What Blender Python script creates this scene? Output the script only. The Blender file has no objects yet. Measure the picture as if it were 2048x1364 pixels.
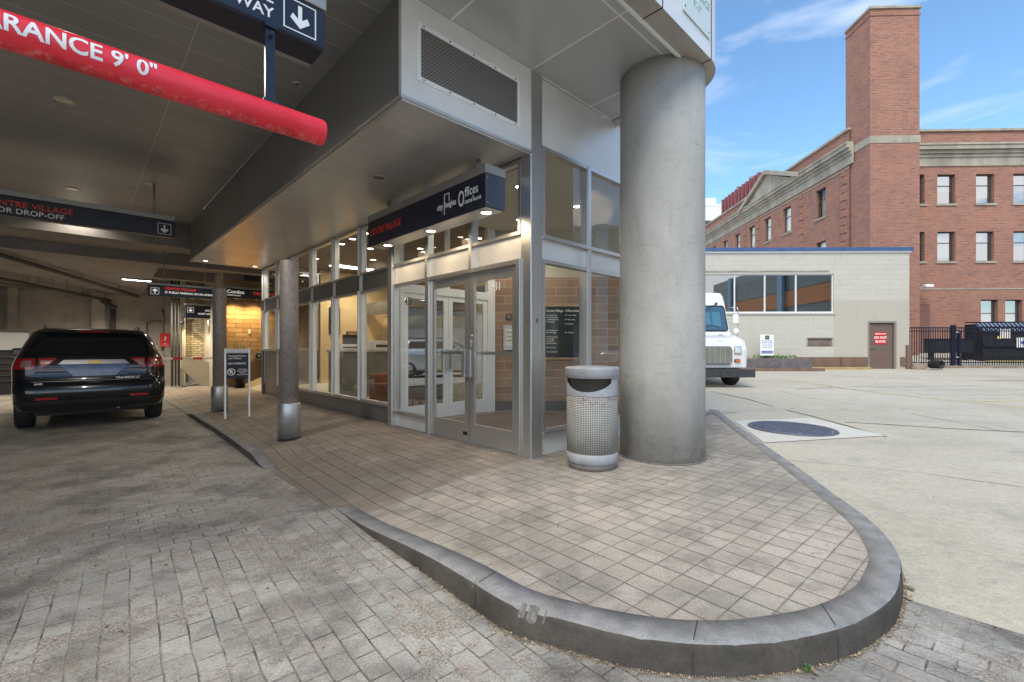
import bpy, bmesh, math, random
from mathutils import Matrix, Vector, noise as mnoise
random.seed(7)
R = math.radians
scene = bpy.context.scene
col = scene.collection

# ------------------------------------------------------------------ camera
cam_d = bpy.data.cameras.new("camera"); cam = bpy.data.objects.new("camera", cam_d); col.objects.link(cam)
cam.location = (0, 0, 1.4); cam.rotation_euler = (R(90), 0, 0)
cam_d.sensor_width = 36; cam_d.lens = 36 * 906 / 2048
cam_d.shift_y = (697 - 682) / 2048
cam_d.clip_start = .05; cam_d.clip_end = 2000
scene.camera = cam
# ------------------------------------------------------------------ sky, sun, exposure
SUN_EL, SUN_AZ = R(50), R(205)      # azimuth clockwise from +Y
w = bpy.data.worlds.new("World"); scene.world = w; w.use_nodes = True
nt = w.node_tree; nt.nodes.clear()
def WN(t, **k):
    n = nt.nodes.new(t)
    for a, b in k.items(): setattr(n, a, b)
    return n
sky = WN('ShaderNodeTexSky', sky_type='NISHITA', sun_disc=False, sun_elevation=SUN_EL, sun_rotation=SUN_AZ, altitude=200, air_density=1.0, dust_density=.6, ozone_density=2.2)
bg = WN('ShaderNodeBackground'); bg.inputs[1].default_value = .15
wo = WN('ShaderNodeOutputWorld')
tc = WN('ShaderNodeTexCoord')
mp = WN('ShaderNodeMapping'); mp.inputs['Scale'].default_value = (1.1, 1.1, 5.5); mp.inputs['Rotation'].default_value = (R(10), R(-14), 0)
nz = WN('ShaderNodeTexNoise'); nz.inputs['Scale'].default_value = 1.9; nz.inputs['Detail'].default_value = 9; nz.inputs['Roughness'].default_value = .58; nz.inputs['Distortion'].default_value = .5
rp = WN('ShaderNodeValToRGB'); rp.color_ramp.elements[0].position = .49; rp.color_ramp.elements[0].color = (0, 0, 0, 1); rp.color_ramp.elements[1].position = .86; rp.color_ramp.elements[1].color = (.75, .75, .75, 1)
mx = WN('ShaderNodeMix', data_type='RGBA'); mx.inputs[7].default_value = (5.2, 5.5, 6.2, 1)
sat = WN('ShaderNodeMix', data_type='RGBA', blend_type='MULTIPLY'); sat.inputs[0].default_value = 1; sat.inputs[7].default_value = (.86, 1.05, 1.09, 1)
# low puffy clouds near the horizon
mp2 = WN('ShaderNodeMapping'); mp2.inputs['Scale'].default_value = (7, 7, 12); mp2.inputs['Location'].default_value = (3.3, 1.7, 0)
nz2 = WN('ShaderNodeTexNoise'); nz2.inputs['Scale'].default_value = 1.0; nz2.inputs['Detail'].default_value = 6
sx = WN('ShaderNodeSeparateXYZ')
mr = WN('ShaderNodeMapRange'); mr.inputs[1].default_value = .37; mr.inputs[2].default_value = .26; mr.inputs[3].default_value = 0; mr.inputs[4].default_value = .36
ad = WN('ShaderNodeMath', operation='ADD')
rp2 = WN('ShaderNodeValToRGB'); rp2.color_ramp.elements[0].position = .78; rp2.color_ramp.elements[1].position = .86
mx2 = WN('ShaderNodeMix', data_type='RGBA'); mx2.inputs[7].default_value = (6.9, 7.0, 7.2, 1)
L = nt.links.new
L(tc.outputs['Generated'], mp.inputs[0]); L(mp.outputs[0], nz.inputs[0]); L(nz.outputs[0], rp.inputs[0]); L(rp.outputs[0], mx.inputs[0])
L(sky.outputs[0], sat.inputs[6]); L(sat.outputs[2], mx.inputs[6])
L(tc.outputs['Generated'], mp2.inputs[0]); L(mp2.outputs[0], nz2.inputs[0]); L(tc.outputs['Generated'], sx.inputs[0]); L(sx.outputs[2], mr.inputs[0])
L(nz2.outputs[0], ad.inputs[0]); L(mr.outputs[0], ad.inputs[1]); L(ad.outputs[0], rp2.inputs[0]); L(rp2.outputs[0], mx2.inputs[0]); L(mx.outputs[2], mx2.inputs[6])
L(mx2.outputs[2], bg.inputs[0]); L(bg.outputs[0], wo.inputs[0])
sd = bpy.data.lights.new("sun", 'SUN'); sd.energy = 2.0; sd.angle = R(32); sd.color = (1, .93, .78)
so = bpy.data.objects.new("sun", sd); col.objects.link(so)
sdir = Vector((math.sin(SUN_AZ) * math.cos(SUN_EL), math.cos(SUN_AZ) * math.cos(SUN_EL), math.sin(SUN_EL)))
so.rotation_euler = sdir.to_track_quat('Z', 'Y').to_euler(); so.location = (0, 0, 40)
scene.view_settings.view_transform = 'Standard'; scene.view_settings.look = 'None'
scene.view_settings.exposure = .75; scene.view_settings.gamma = 1

# ------------------------------------------------------------------ frames
TH = R(43.8); CX, CY = .241, 5.74
cT, sT = math.cos(TH), math.sin(TH)
def W(u, v, z=0): return (CX + u * cT - v * sT, CY + u * sT + v * cT, z)
def UV(x, y): dx, dy = x - CX, y - CY; return (dx * cT + dy * sT, -dx * sT + dy * cT)

# ------------------------------------------------------------------ helpers
class MB:
    def __init__(s): s.bm = bmesh.new()
    def box(s, x0, x1, y0, y1, z0, z1, bev=0, seg=2):
        r = bmesh.ops.create_cube(s.bm, size=1, matrix=Matrix.Translation(((x0 + x1) / 2, (y0 + y1) / 2, (z0 + z1) / 2)) @ Matrix.Diagonal((abs(x1 - x0), abs(y1 - y0), abs(z1 - z0), 1)))
        if bev:
            es = list({e for v in r['verts'] for e in v.link_edges})
            bmesh.ops.bevel(s.bm, geom=es, offset=bev, segments=seg, affect='EDGES', profile=.5)
        return s
    def face(s, pts, m=0):
        f = s.bm.faces.new([s.bm.verts.new(p) for p in pts]); f.material_index = m; return s
    def prism(s, pts, a, b, axis='z'):
        def P(p, t): return {'z': (p[0], p[1], t), 'y': (p[0], t, p[1]), 'x': (t, p[0], p[1])}[axis]
        A = [s.bm.verts.new(P(p, a)) for p in pts]; B = [s.bm.verts.new(P(p, b)) for p in pts]
        n = len(pts); s.bm.faces.new(A[::-1]); s.bm.faces.new(B)
        for i in range(n): s.bm.faces.new((A[i], A[(i + 1) % n], B[(i + 1) % n], B[i]))
        return s
    def tube(s, p0, p1, r0, r1=None, seg=12, caps=True):
        r1 = r0 if r1 is None else r1
        p0, p1 = Vector(p0), Vector(p1); d = (p1 - p0).normalized()
        a = d.orthogonal().normalized(); b = d.cross(a)
        A = [s.bm.verts.new(p0 + (a * math.cos(t) + b * math.sin(t)) * r0) for t in [2 * math.pi * i / seg for i in range(seg)]]
        B = [s.bm.verts.new(p1 + (a * math.cos(t) + b * math.sin(t)) * r1) for t in [2 * math.pi * i / seg for i in range(seg)]]
        for i in range(seg):
            f = s.bm.faces.new((A[i], A[(i + 1) % seg], B[(i + 1) % seg], B[i])); f.smooth = True
        if caps: s.bm.faces.new(A[::-1]); s.bm.faces.new(B)
        return s
    def path(s, pts, r, seg=8):
        for a, b in zip(pts, pts[1:]): s.tube(a, b, r, r, seg)
        return s
    def lathe(s, prof, cx=0, cy=0, seg=32, smooth=True):
        rings = [[s.bm.verts.new((cx + r * math.cos(2 * math.pi * i / seg), cy + r * math.sin(2 * math.pi * i / seg), z)) for i in range(seg)] for r, z in prof]
        for A, B in zip(rings, rings[1:]):
            for i in range(seg):
                f = s.bm.faces.new((A[i], A[(i + 1) % seg], B[(i + 1) % seg], B[i])); f.smooth = smooth
        if prof[0][0] > .001: s.bm.faces.new(rings[0][::-1])
        if prof[-1][0] > .001: s.bm.faces.new(rings[-1])
        return s
    def build(s, name, mats, parent=None, smooth=None, flip=False):
        bmesh.ops.recalc_face_normals(s.bm, faces=s.bm.faces) if not flip else s.bm.normal_update()
        uvl = s.bm.loops.layers.uv.new("UVMap")
        for f in s.bm.faces:
            n = f.normal; ax = max(range(3), key=lambda i: abs(n[i]))
            for l in f.loops:
                c = l.vert.co
                l[uvl].uv = (c.x, c.y) if ax == 2 else ((c.y, c.z) if ax == 0 else (c.x, c.z))
            if smooth is not None: f.smooth = smooth
        me = bpy.data.meshes.new(name); s.bm.to_mesh(me); s.bm.free()
        for m in (mats if isinstance(mats, (list, tuple)) else [mats]): me.materials.append(m)
        o = bpy.data.objects.new(name, me); col.objects.link(o)
        if parent: o.parent = parent
        return o
def tag(o, label=None, cat=None, group=None, kind=None):
    if label: o['label'] = label
    if cat: o['category'] = cat
    if group: o['group'] = group
    if kind: o['kind'] = kind
    return o
def T(name, label, cat, loc=(0, 0, 0), rz=0, group=None):
    o = bpy.data.objects.new(name, None); col.objects.link(o); o.empty_display_size = .1
    o.location = loc; o.rotation_euler = (0, 0, rz); return tag(o, label, cat, group)
def TU(name, label, cat, uvz, group=None, rz=0): return T(name, label, cat, W(*uvz), TH + rz, group)
def copy_tree(o, parent=None):
    c = o.copy(); col.objects.link(c)
    if parent: c.parent = parent
    for ch in list(o.children): copy_tree(ch, c)
    return c
def text(s, size, mat, parent, loc, rz=0, align='LEFT', bold=0, name='lettering', rx=90, ext=.002, sx=1, shear=0, label=None):
    cu = bpy.data.curves.new("t", 'FONT'); cu.body = s; cu.size = size; cu.align_x = align; cu.offset = bold; cu.extrude = ext; cu.shear = shear; cu.resolution_u = 3
    ob = bpy.data.objects.new("t", cu); col.objects.link(ob)
    bpy.context.view_layer.update()
    me = bpy.data.meshes.new_from_object(ob.evaluated_get(bpy.context.evaluated_depsgraph_get()))
    bpy.data.objects.remove(ob); bpy.data.curves.remove(cu)
    me.transform(Matrix.Translation(loc) @ Matrix.Rotation(R(rz), 4, 'Z') @ Matrix.Rotation(R(rx), 4, 'X') @ Matrix.Diagonal((sx, 1, 1, 1)))
    me.name = name; me.materials.clear(); me.materials.append(mat)
    o = bpy.data.objects.new(name, me); col.objects.link(o); o.parent = parent
    if label: o['label'] = label
    return o

# ------------------------------------------------------------------ materials
class NT:
    def __init__(s, name):
        s.m = bpy.data.materials.new(name); s.m.use_nodes = True; s.t = s.m.node_tree; s.t.nodes.clear()
        s.out = s.n('ShaderNodeOutputMaterial'); s.b = s.n('ShaderNodeBsdfPrincipled'); s.l(s.b.outputs[0], s.out.inputs[0])
    def n(s, t, **k):
        n = s.t.nodes.new(t)
        for a, b in k.items(): setattr(n, a, b)
        return n
    def l(s, a, b): s.t.links.new(a, b)
    def obj(s): return s.n('ShaderNodeTexCoord').outputs['Object']
    def uv(s): return s.n('ShaderNodeTexCoord').outputs['UV']
    def map(s, vec, sc=(1, 1, 1), rot=0, loc=(0, 0, 0)):
        m = s.n('ShaderNodeMapping'); m.inputs['Scale'].default_value = sc; m.inputs['Rotation'].default_value = (0, 0, rot); m.inputs['Location'].default_value = loc
        s.l(vec, m.inputs[0]); return m.outputs[0]
    def noise(s, vec, scale, detail=4, rough=.55, dist=0):
        n = s.n('ShaderNodeTexNoise'); n.inputs['Scale'].default_value = scale; n.inputs['Detail'].default_value = detail; n.inputs['Roughness'].default_value = rough; n.inputs['Distortion'].default_value = dist
        s.l(vec, n.inputs[0]); return n.outputs[0]
    def rng(s, v, a, b, c=0, d=1):
        n = s.n('ShaderNodeMapRange'); n.inputs[1].default_value = a; n.inputs[2].default_value = b; n.inputs[3].default_value = c; n.inputs[4].default_value = d
        s.l(v, n.inputs[0]); return n.outputs[0]
    def mix(s, f, a, b, mode='MIX'):
        n = s.n('ShaderNodeMix', data_type='RGBA', blend_type=mode)
        for i, x in ((0, f), (6, a), (7, b)):
            if isinstance(x, (int, float)): n.inputs[i].default_value = x
            elif isinstance(x, tuple): n.inputs[i].default_value = (*x, 1)
            else: s.l(x, n.inputs[i])
        return n.outputs[2]
    def math(s, op, a, b=0):
        n = s.n('ShaderNodeMath', operation=op)
        for i, x in ((0, a), (1, b)):
            if isinstance(x, (int, float)): n.inputs[i].default_value = x
            else: s.l(x, n.inputs[i])
        return n.outputs[0]
    def bump(s, h, st=.3, d=.01):
        n = s.n('ShaderNodeBump'); n.inputs['Strength'].default_value = st; n.inputs['Distance'].default_value = d
        s.l(h, n.inputs['Height']); s.l(n.outputs[0], s.b.inputs['Normal']); return n
    def grain(s, c, vec, scale, lo=.72, hi=1.22, a=.36, b=.64):
        v = s.rng(s.noise(vec, scale, 3, .7), a, b, lo, hi); cb = s.n('ShaderNodeCombineColor')
        for i in range(3): s.l(v, cb.inputs[i])
        return s.mix(1, c, cb.outputs[0], 'MULTIPLY')
    def lines(s, coord, pitch, w, soft=.5):
        f = s.math('ABSOLUTE', s.math('SUBTRACT', s.math('FRACT', s.math('DIVIDE', coord, pitch)), .5))
        d = s.math('MULTIPLY', s.math('SUBTRACT', .5, f), pitch)
        return s.rng(d, w * soft, w, 1, 0)
    def set(s, **k):
        for a, v in k.items():
            i = s.b.inputs[{'c': 'Base Color', 'r': 'Roughness', 'm': 'Metallic', 'coat': 'Coat Weight', 'spec': 'Specular IOR Level', 'ec': 'Emission Color', 'e': 'Emission Strength', 'a': 'Alpha'}[a]]
            if isinstance(v, tuple): i.default_value = (*v, 1)
            elif isinstance(v, (int, float)): i.default_value = v
            else: s.l(v, i)
        return s
def sc(c, k): return tuple(min(1, x * k) for x in c)
def surf(name, c, r=.5, m=0, var=.15, scale=3, bump=0, bscale=60, coat=0, fine=0, stretch=(1, 1, 1), spec=.5):
    t = NT(name); o = t.map(t.obj(), stretch)
    n1 = t.noise(o, scale, 5, .6)
    cc = t.mix(t.rng(n1, .3, .7), sc(c, 1 - var), sc(c, 1 + var))
    if fine: cc = t.mix(t.rng(t.noise(o, bscale, 3), .4, .75, 0, fine), cc, sc(c, .45))
    t.set(c=cc, r=t.rng(n1, .3, .7, max(.03, r - .07), r + .07), m=m, coat=coat, spec=spec)
    if bump: t.bump(t.noise(t.obj(), bscale, 4, .6), bump, .01)
    return t.m
def plain(name, c, r=.5, m=0, **k):
    t = NT(name); t.set(c=c, r=r, m=m, **k); return t.m
def emit(name, c, e):
    t = NT(name); t.set(c=(.8, .8, .8), ec=c, e=e); return t.m
def glass(name, tint=(.95, .97, .96), refl=1.0, base=0.0, mul=1.0):
    t = NT(name); t.t.nodes.remove(t.b)
    tr = t.n('ShaderNodeBsdfTransparent'); tr.inputs[0].default_value = (*tint, 1)
    gl = t.n('ShaderNodeBsdfGlossy'); gl.inputs['Roughness'].default_value = .01; gl.inputs[0].default_value = (refl, refl, refl, 1)
    fr = t.n('ShaderNodeLayerWeight'); fr.inputs[0].default_value = .5
    f = t.math('ADD', t.math('MULTIPLY', t.math('POWER', fr.outputs[1], 4.2), .8 * mul), base + .075)
    mxs = t.n('ShaderNodeMixShader'); t.l(f, mxs.inputs[0]); t.l(tr.outputs[0], mxs.inputs[1]); t.l(gl.outputs[0], mxs.inputs[2]); t.l(mxs.outputs[0], t.out.inputs[0])
    return t.m
def brick(name, c1, c2, mortar, bw, bh, ms, offset=.5, rot=0, bump=.5, r=.85, stain=.25, dark=(.08, .07, .07), third=0, vec=None, smooth=.1):
    t = NT(name); v = t.map(t.uv(), (1, 1, 1), rot)
    b = t.n('ShaderNodeTexBrick'); b.offset = offset; b.squash = 1
    for k, x in (('Scale', 1), ('Mortar Size', ms), ('Mortar Smooth', smooth), ('Bias', 0), ('Brick Width', bw), ('Row Height', bh)): b.inputs[k].default_value = x
    b.inputs['Color1'].default_value = (*c1, 1); b.inputs['Color2'].default_value = (*c2, 1); b.inputs['Mortar'].default_value = (*mortar, 1)
    t.l(v, b.inputs[0])
    o = t.obj()
    cc = t.mix(t.rng(t.noise(o, .9, 6, .6), .42, .7, 0, stain), b.outputs[0], dark)
    if third:   # odd dark bricks
        b2 = t.n('ShaderNodeTexBrick'); b2.offset = offset
        for k, x in (('Scale', 1), ('Mortar Size', 0), ('Brick Width', bw), ('Row Height', bh), ('Bias', -.35)): b2.inputs[k].default_value = x
        b2.inputs['Color1'].default_value = (0, 0, 0, 1); b2.inputs['Color2'].default_value = (1, 1, 1, 1)
        t.l(v, b2.inputs[0]); k2 = t.rng(b2.outputs[0], .55, .8, 0, third)
        k2 = t.math('MULTIPLY', k2, t.rng(b.outputs[1], 0, 1, 1, 0))
        cc = t.mix(k2, cc, dark)
    cc = t.mix(t.rng(t.noise(o, 35, 4), .35, .75, 0, .3), cc, sc(c1, .6))
    t.set(c=cc, r=r)
    h = t.math('SUBTRACT', t.math('MULTIPLY', t.noise(o, 90, 4), .25), b.outputs[1])
    t.bump(h, bump, .008)
    return t.m
def planks(name, c, ph, gap, off=.0, pw=3.6, r=.3, m=.6, linec=(.4, .4, .4), along='u', rot=0):
    t = NT(name); v = t.map(t.uv(), (1, 1, 1), rot)
    b = t.n('ShaderNodeTexBrick'); b.offset = 0
    for k, x in (('Scale', 1), ('Mortar Size', gap), ('Mortar Smooth', .3), ('Brick Width', pw), ('Row Height', ph), ('Bias', 0)): b.inputs[k].default_value = x
    b.inputs['Color1'].default_value = (*sc(c, .93), 1); b.inputs['Color2'].default_value = (*sc(c, 1.07), 1); b.inputs['Mortar'].default_value = (*linec, 1)
    t.l(v, b.inputs[0])
    n = t.noise(t.map(t.obj(), (1, 1, 1)), .8, 5)
    cc = t.mix(t.rng(n, .35, .7, 0, .2), b.outputs[0], sc(c, .7))
    t.set(c=cc, r=r, m=m)
    t.bump(t.math('SUBTRACT', 1, b.outputs[1]), .3, .006)
    return t.m

M = {}
M['alu'] = surf('aluminium', (.60, .595, .58), .34, .85, .07, 1.4, bump=.02, bscale=9, stretch=(1, 1, .25))
M['alu_panel'] = surf('aluminium_panel', (.80, .795, .78), .38, .35, .1, .8, bump=.03, bscale=3)
M['alu_dark'] = surf('bronze_panel', (.17, .165, .16), .4, .55, .12, 1.2, bump=.03, bscale=5)
M['steel'] = surf('stainless_steel', (.52, .52, .52), .40, .8, .12, 4, bump=.02, bscale=40, stretch=(1, 1, .1))
M['frame_white'] = surf('white_frame_paint', (.80, .82, .82), .45, 0, .05, 2)
M['black'] = plain('black_rubber', (.012, .012, .012), .6)
M['black_gloss'] = plain('black_gloss', (.01, .01, .012), .15)
M['dark_grey'] = surf('dark_grey_paint', (.06, .06, .062), .5)
M['navy'] = surf('navy_sign_paint', (.014, .018, .035), .35, 0, .2, 2, bump=.02, bscale=15)
M['sign_grey'] = surf('sign_rail_metal', (.36, .35, .34), .45, .5, .1, 2)
M['white'] = plain('white_lettering', (.85, .85, .83), .5)
M['red_text'] = plain('red_lettering', (.80, .05, .03), .5)
M['white_glow'] = plain('glow_white_lettering', (.85, .85, .83), .5, 0, ec=(1, .97, .9), e=.30)  # faint glow added to brighten the lettering of the far signs
M['red_glow'] = plain('glow_red_lettering', (.7, .04, .03), .5, 0, ec=(.9, .04, .02), e=.28)  # same added glow for the red headings
M['glass'] = glass('window_glass')
M['glass_dark'] = glass('reflective_glass', (.30, .33, .32), 1.0, .34, 1.5)
M['glass_sky'] = glass('bright_window_glass', (.35, .4, .42), .9, .35)
M['cover_glass'] = glass('lamp_cover', (.95, .95, .95))
M['concrete'] = surf('concrete', (.40, .385, .365), .85, 0, .14, .9, bump=.25, bscale=22, fine=.12)
def column_mat():
    t = NT('cast_concrete'); o = t.obj(); n = t.noise(t.map(o, (1, 1, .45)), 2.2, 7, .65, .6)
    c = t.mix(t.rng(n, .3, .72), (.33, .32, .295), (.46, .445, .415))
    c = t.mix(t.rng(t.noise(t.map(o, (1, 1, 5)), 2.5, 6, .7, 1.2), .56, .78, 0, .5), c, (.24, .225, .21))
    c = t.mix(t.rng(t.noise(o, 26, 2), .73, .77, 0, .8), c, (.12, .11, .1)); sp = t.n('ShaderNodeSeparateXYZ'); t.l(o, sp.inputs[0]); c = t.mix(t.math('MULTIPLY', t.rng(sp.outputs[2], .6, .02, 0, 1), t.rng(t.noise(o, 6, 6, .7), .42, .6, .05, .55)), c, (.17, .165, .13)); c = t.mix(t.math('MULTIPLY', t.lines(sp.outputs[2], 1.22, .003), t.rng(t.noise(o, 3, 4), .45, .6, 0, .45)), c, (.2, .19, .175)); c = t.grain(c, o, 120, .88, 1.1)
    c = t.mix(t.rng(t.noise(t.map(o, (1, 1, .12)), 5, 5, .7), .58, .72, 0, .35), c, (.24, .225, .2)); c = t.mix(t.rng(t.noise(o, 60, 1), .70, .74, 0, .7), c, (.16, .15, .135))
    t.set(c=c, r=.8); t.bump(t.math('ADD', t.noise(o, 55, 5, .6), t.math('MULTIPLY', t.noise(t.map(o, (1, 1, 4)), 3, 5), 1.5)), .28, .012); return t.m
M['column'] = column_mat()
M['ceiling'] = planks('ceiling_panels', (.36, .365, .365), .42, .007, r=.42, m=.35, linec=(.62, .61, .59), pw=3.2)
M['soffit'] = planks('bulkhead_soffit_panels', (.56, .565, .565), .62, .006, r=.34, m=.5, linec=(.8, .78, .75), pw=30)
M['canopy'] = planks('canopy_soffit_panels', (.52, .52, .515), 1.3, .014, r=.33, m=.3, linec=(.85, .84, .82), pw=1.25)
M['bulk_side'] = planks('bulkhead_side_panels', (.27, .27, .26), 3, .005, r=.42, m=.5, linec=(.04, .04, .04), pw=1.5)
M['fascia'] = surf('fascia_panel', (.74, .745, .75), .35, .1, .05, 1)
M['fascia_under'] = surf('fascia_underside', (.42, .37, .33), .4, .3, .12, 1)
M['gar_conc'] = surf('garage_concrete', (.40, .36, .31), .9, 0, .32, .7, bump=.3, bscale=10, fine=.2)
M['gar_ceil'] = surf('garage_ceiling_concrete', (.26, .24, .225), .9, 0, .2, .8, bump=.2, bscale=12)
M['pipe'] = surf('pipe_paint', (.085, .078, .074), .7, 0)
M['brick_warm'] = brick('tan_brick', (.56, .38, .20), (.36, .22, .11), (.20, .14, .08), .50, .165, .011, stain=.25, bump=.9, third=.6, dark=(.22, .12, .06))
M['brick_cream'] = brick('cream_brick', (.46, .40, .27), (.30, .245, .16), (.15, .12, .08), .27, .092, .013, stain=.3, bump=.9, third=.7, dark=(.16, .11, .07))
M['brick_vest'] = brick('vestibule_brick', (.40, .27, .195), (.29, .19, .14), (.46, .37, .29), .46, .185, .011, stain=.0, bump=.35, third=.25, dark=(.2, .13, .1))
M['brick_red'] = brick('red_brick', (.42, .16, .092), (.28, .108, .078), (.33, .25, .20), .32, .102, .014, stain=.25, bump=.6, third=1.0, dark=(.10, .055, .055))
M['stone'] = surf('limestone', (.36, .315, .25), .85, 0, .3, 1.2, bump=.15, bscale=14, fine=.25, stretch=(1, 1, .3))
def painted_block():
    t = NT('painted_block'); v = t.uv(); o = t.obj()
    b = t.n('ShaderNodeTexBrick'); b.offset = .5
    for k, x in (('Scale', 1), ('Mortar Size', .006), ('Mortar Smooth', .4), ('Brick Width', .9), ('Row Height', .23)): b.inputs[k].default_value = x
    b.inputs['Color1'].default_value = (.49, .46, .395, 1); b.inputs['Color2'].default_value = (.515, .485, .42, 1); b.inputs['Mortar'].default_value = (.38, .355, .295, 1)
    t.l(v, b.inputs[0]); c = t.mix(t.rng(t.noise(t.map(o, (1, 1, 2.2)), .7, 6, .65), .5, .75, 0, .35), b.outputs[0], (.44, .40, .34))
    sp = t.n('ShaderNodeSeparateXYZ'); t.l(o, sp.inputs[0]); k = t.math('MULTIPLY', t.rng(sp.outputs[0], -3.5, -3.48), t.rng(sp.outputs[2], 3.64, 3.62)); c = t.mix(t.math('MULTIPLY', k, .8), c, (.43, .385, .32))
    c = t.mix(t.rng(t.noise(t.map(o, (2, 2, 14)), .9, 6, .75), .60, .68, 0, .6), c, (.2, .17, .14))
    c = t.mix(t.rng(t.noise(t.map(o, (3, 3, .5)), 1.2, 5, .7), .58, .75, 0, .4), c, (.28, .25, .2))
    t.set(c=c, r=.8); t.bump(t.math('SUBTRACT', t.noise(o, 30, 4), b.outputs[1]), .3, .01); return t.m
M['block'] = painted_block()
M['blue'] = surf('blue_fascia_paint', (.045, .095, .22), .45)
M['brown'] = surf('brown_door_paint', (.15, .105, .082), .5, 0, .1, 2)
M['brown_panel'] = surf('brown_panel', (.17, .105, .075), .7, 0, .25, 3, bump=.1)
M['wood_kerb'] = surf('weathered_timber', (.38, .28, .12), .8, 0, .2, 4)
M['planter'] = surf('dark_stone_planter', (.13, .11, .115), .7, 0, .3, 4, bump=.15)
M['navy_paint'] = plain('dark_blue_metal', (.015, .02, .04), .35, .3)
M['leaf'] = surf('leaf', (.06, .14, .035), .5, 0, .3, 8)
M['dry_leaf'] = surf('dry_leaf', (.30, .235, .16), .8, 0, .6, 45)
M['lamp_on'] = emit('lit_lamp', (1, .86, .66), 14)
M['lamp_white'] = emit('lit_lamp_white', (1, .95, .86), 12)
M['lamp_dim'] = emit('lit_lamp_dim', (1, .85, .65), 5)
M['lamp_ring'] = plain('lamp_ring', (.6, .58, .55), .35, .6)
M['lamp_off'] = plain('lamp_reflector', (.55, .53, .5), .25, .9)
M['wall_warm'] = surf('warm_plaster', (.58, .42, .22), .8, 0, .04, 1)
M['wall_beige'] = surf('beige_plaster', (.56, .53, .45), .85, 0, .04, 1)
M['brown_ceiling'] = surf('brown_interior_ceiling', (.16, .12, .09), .7, 0, .08, 1)
M['tile'] = surf('floor_tile', (.24, .20, .17), .5, 0, .12, 2)
M['mat'] = surf('entrance_mat', (.20, .16, .14), .95, 0, .15, 12, bump=.4, bscale=200)
M['counter'] = surf('counter_laminate', (.17, .17, .165), .45, 0, .08, 2)
M['counter_top'] = surf('counter_top', (.5, .5, .48), .4)
M['paper'] = plain('paper', (.75, .74, .7), .8)
M['wood'] = surf('varnished_wood', (.30, .18, .08), .45, 0, .2, 5, stretch=(1, 1, 8))
M['tan_frame'] = surf('tan_board_frame', (.48, .35, .2), .5)
M['board'] = plain('directory_board', (.015, .025, .028), .12)
M['screen'] = plain('screen_bezel', (.02, .03, .04), .2)
# red bar
def red_bar():
    t = NT('worn_red_paint'); o = t.obj()
    c = t.mix(t.rng(t.noise(t.map(o, (1, 2, 2)), 3, 5), .3, .7), (.72, .014, .028), (.86, .04, .065))
    n = t.noise(t.map(o, (5, 3, 3)), 7, 8, .8, .5)
    sz = t.n('ShaderNodeSeparateXYZ'); t.l(o, sz.inputs[0])
    low = t.rng(sz.outputs[2], -.035, -.066, 0, .20)
    c = t.mix(t.rng(t.math('ADD', n, low), .70, .78, 0, .6), c, (.80, .30, .29)); c = t.mix(t.rng(t.math('ADD', t.noise(o, 5, 6, .7), low), .66, .76, 0, .5), c, (.42, .008, .015))
    t.set(c=c, r=t.rng(n, .3, .7, .25, .5)); t.bump(n, .2, .01); return t.m
M['red_bar'] = red_bar()
M['red'] = plain('red_sign_paint', (.55, .02, .02), .45)
def stick(name, c, dens=True):
    return plain(name, c, .5)
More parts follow.
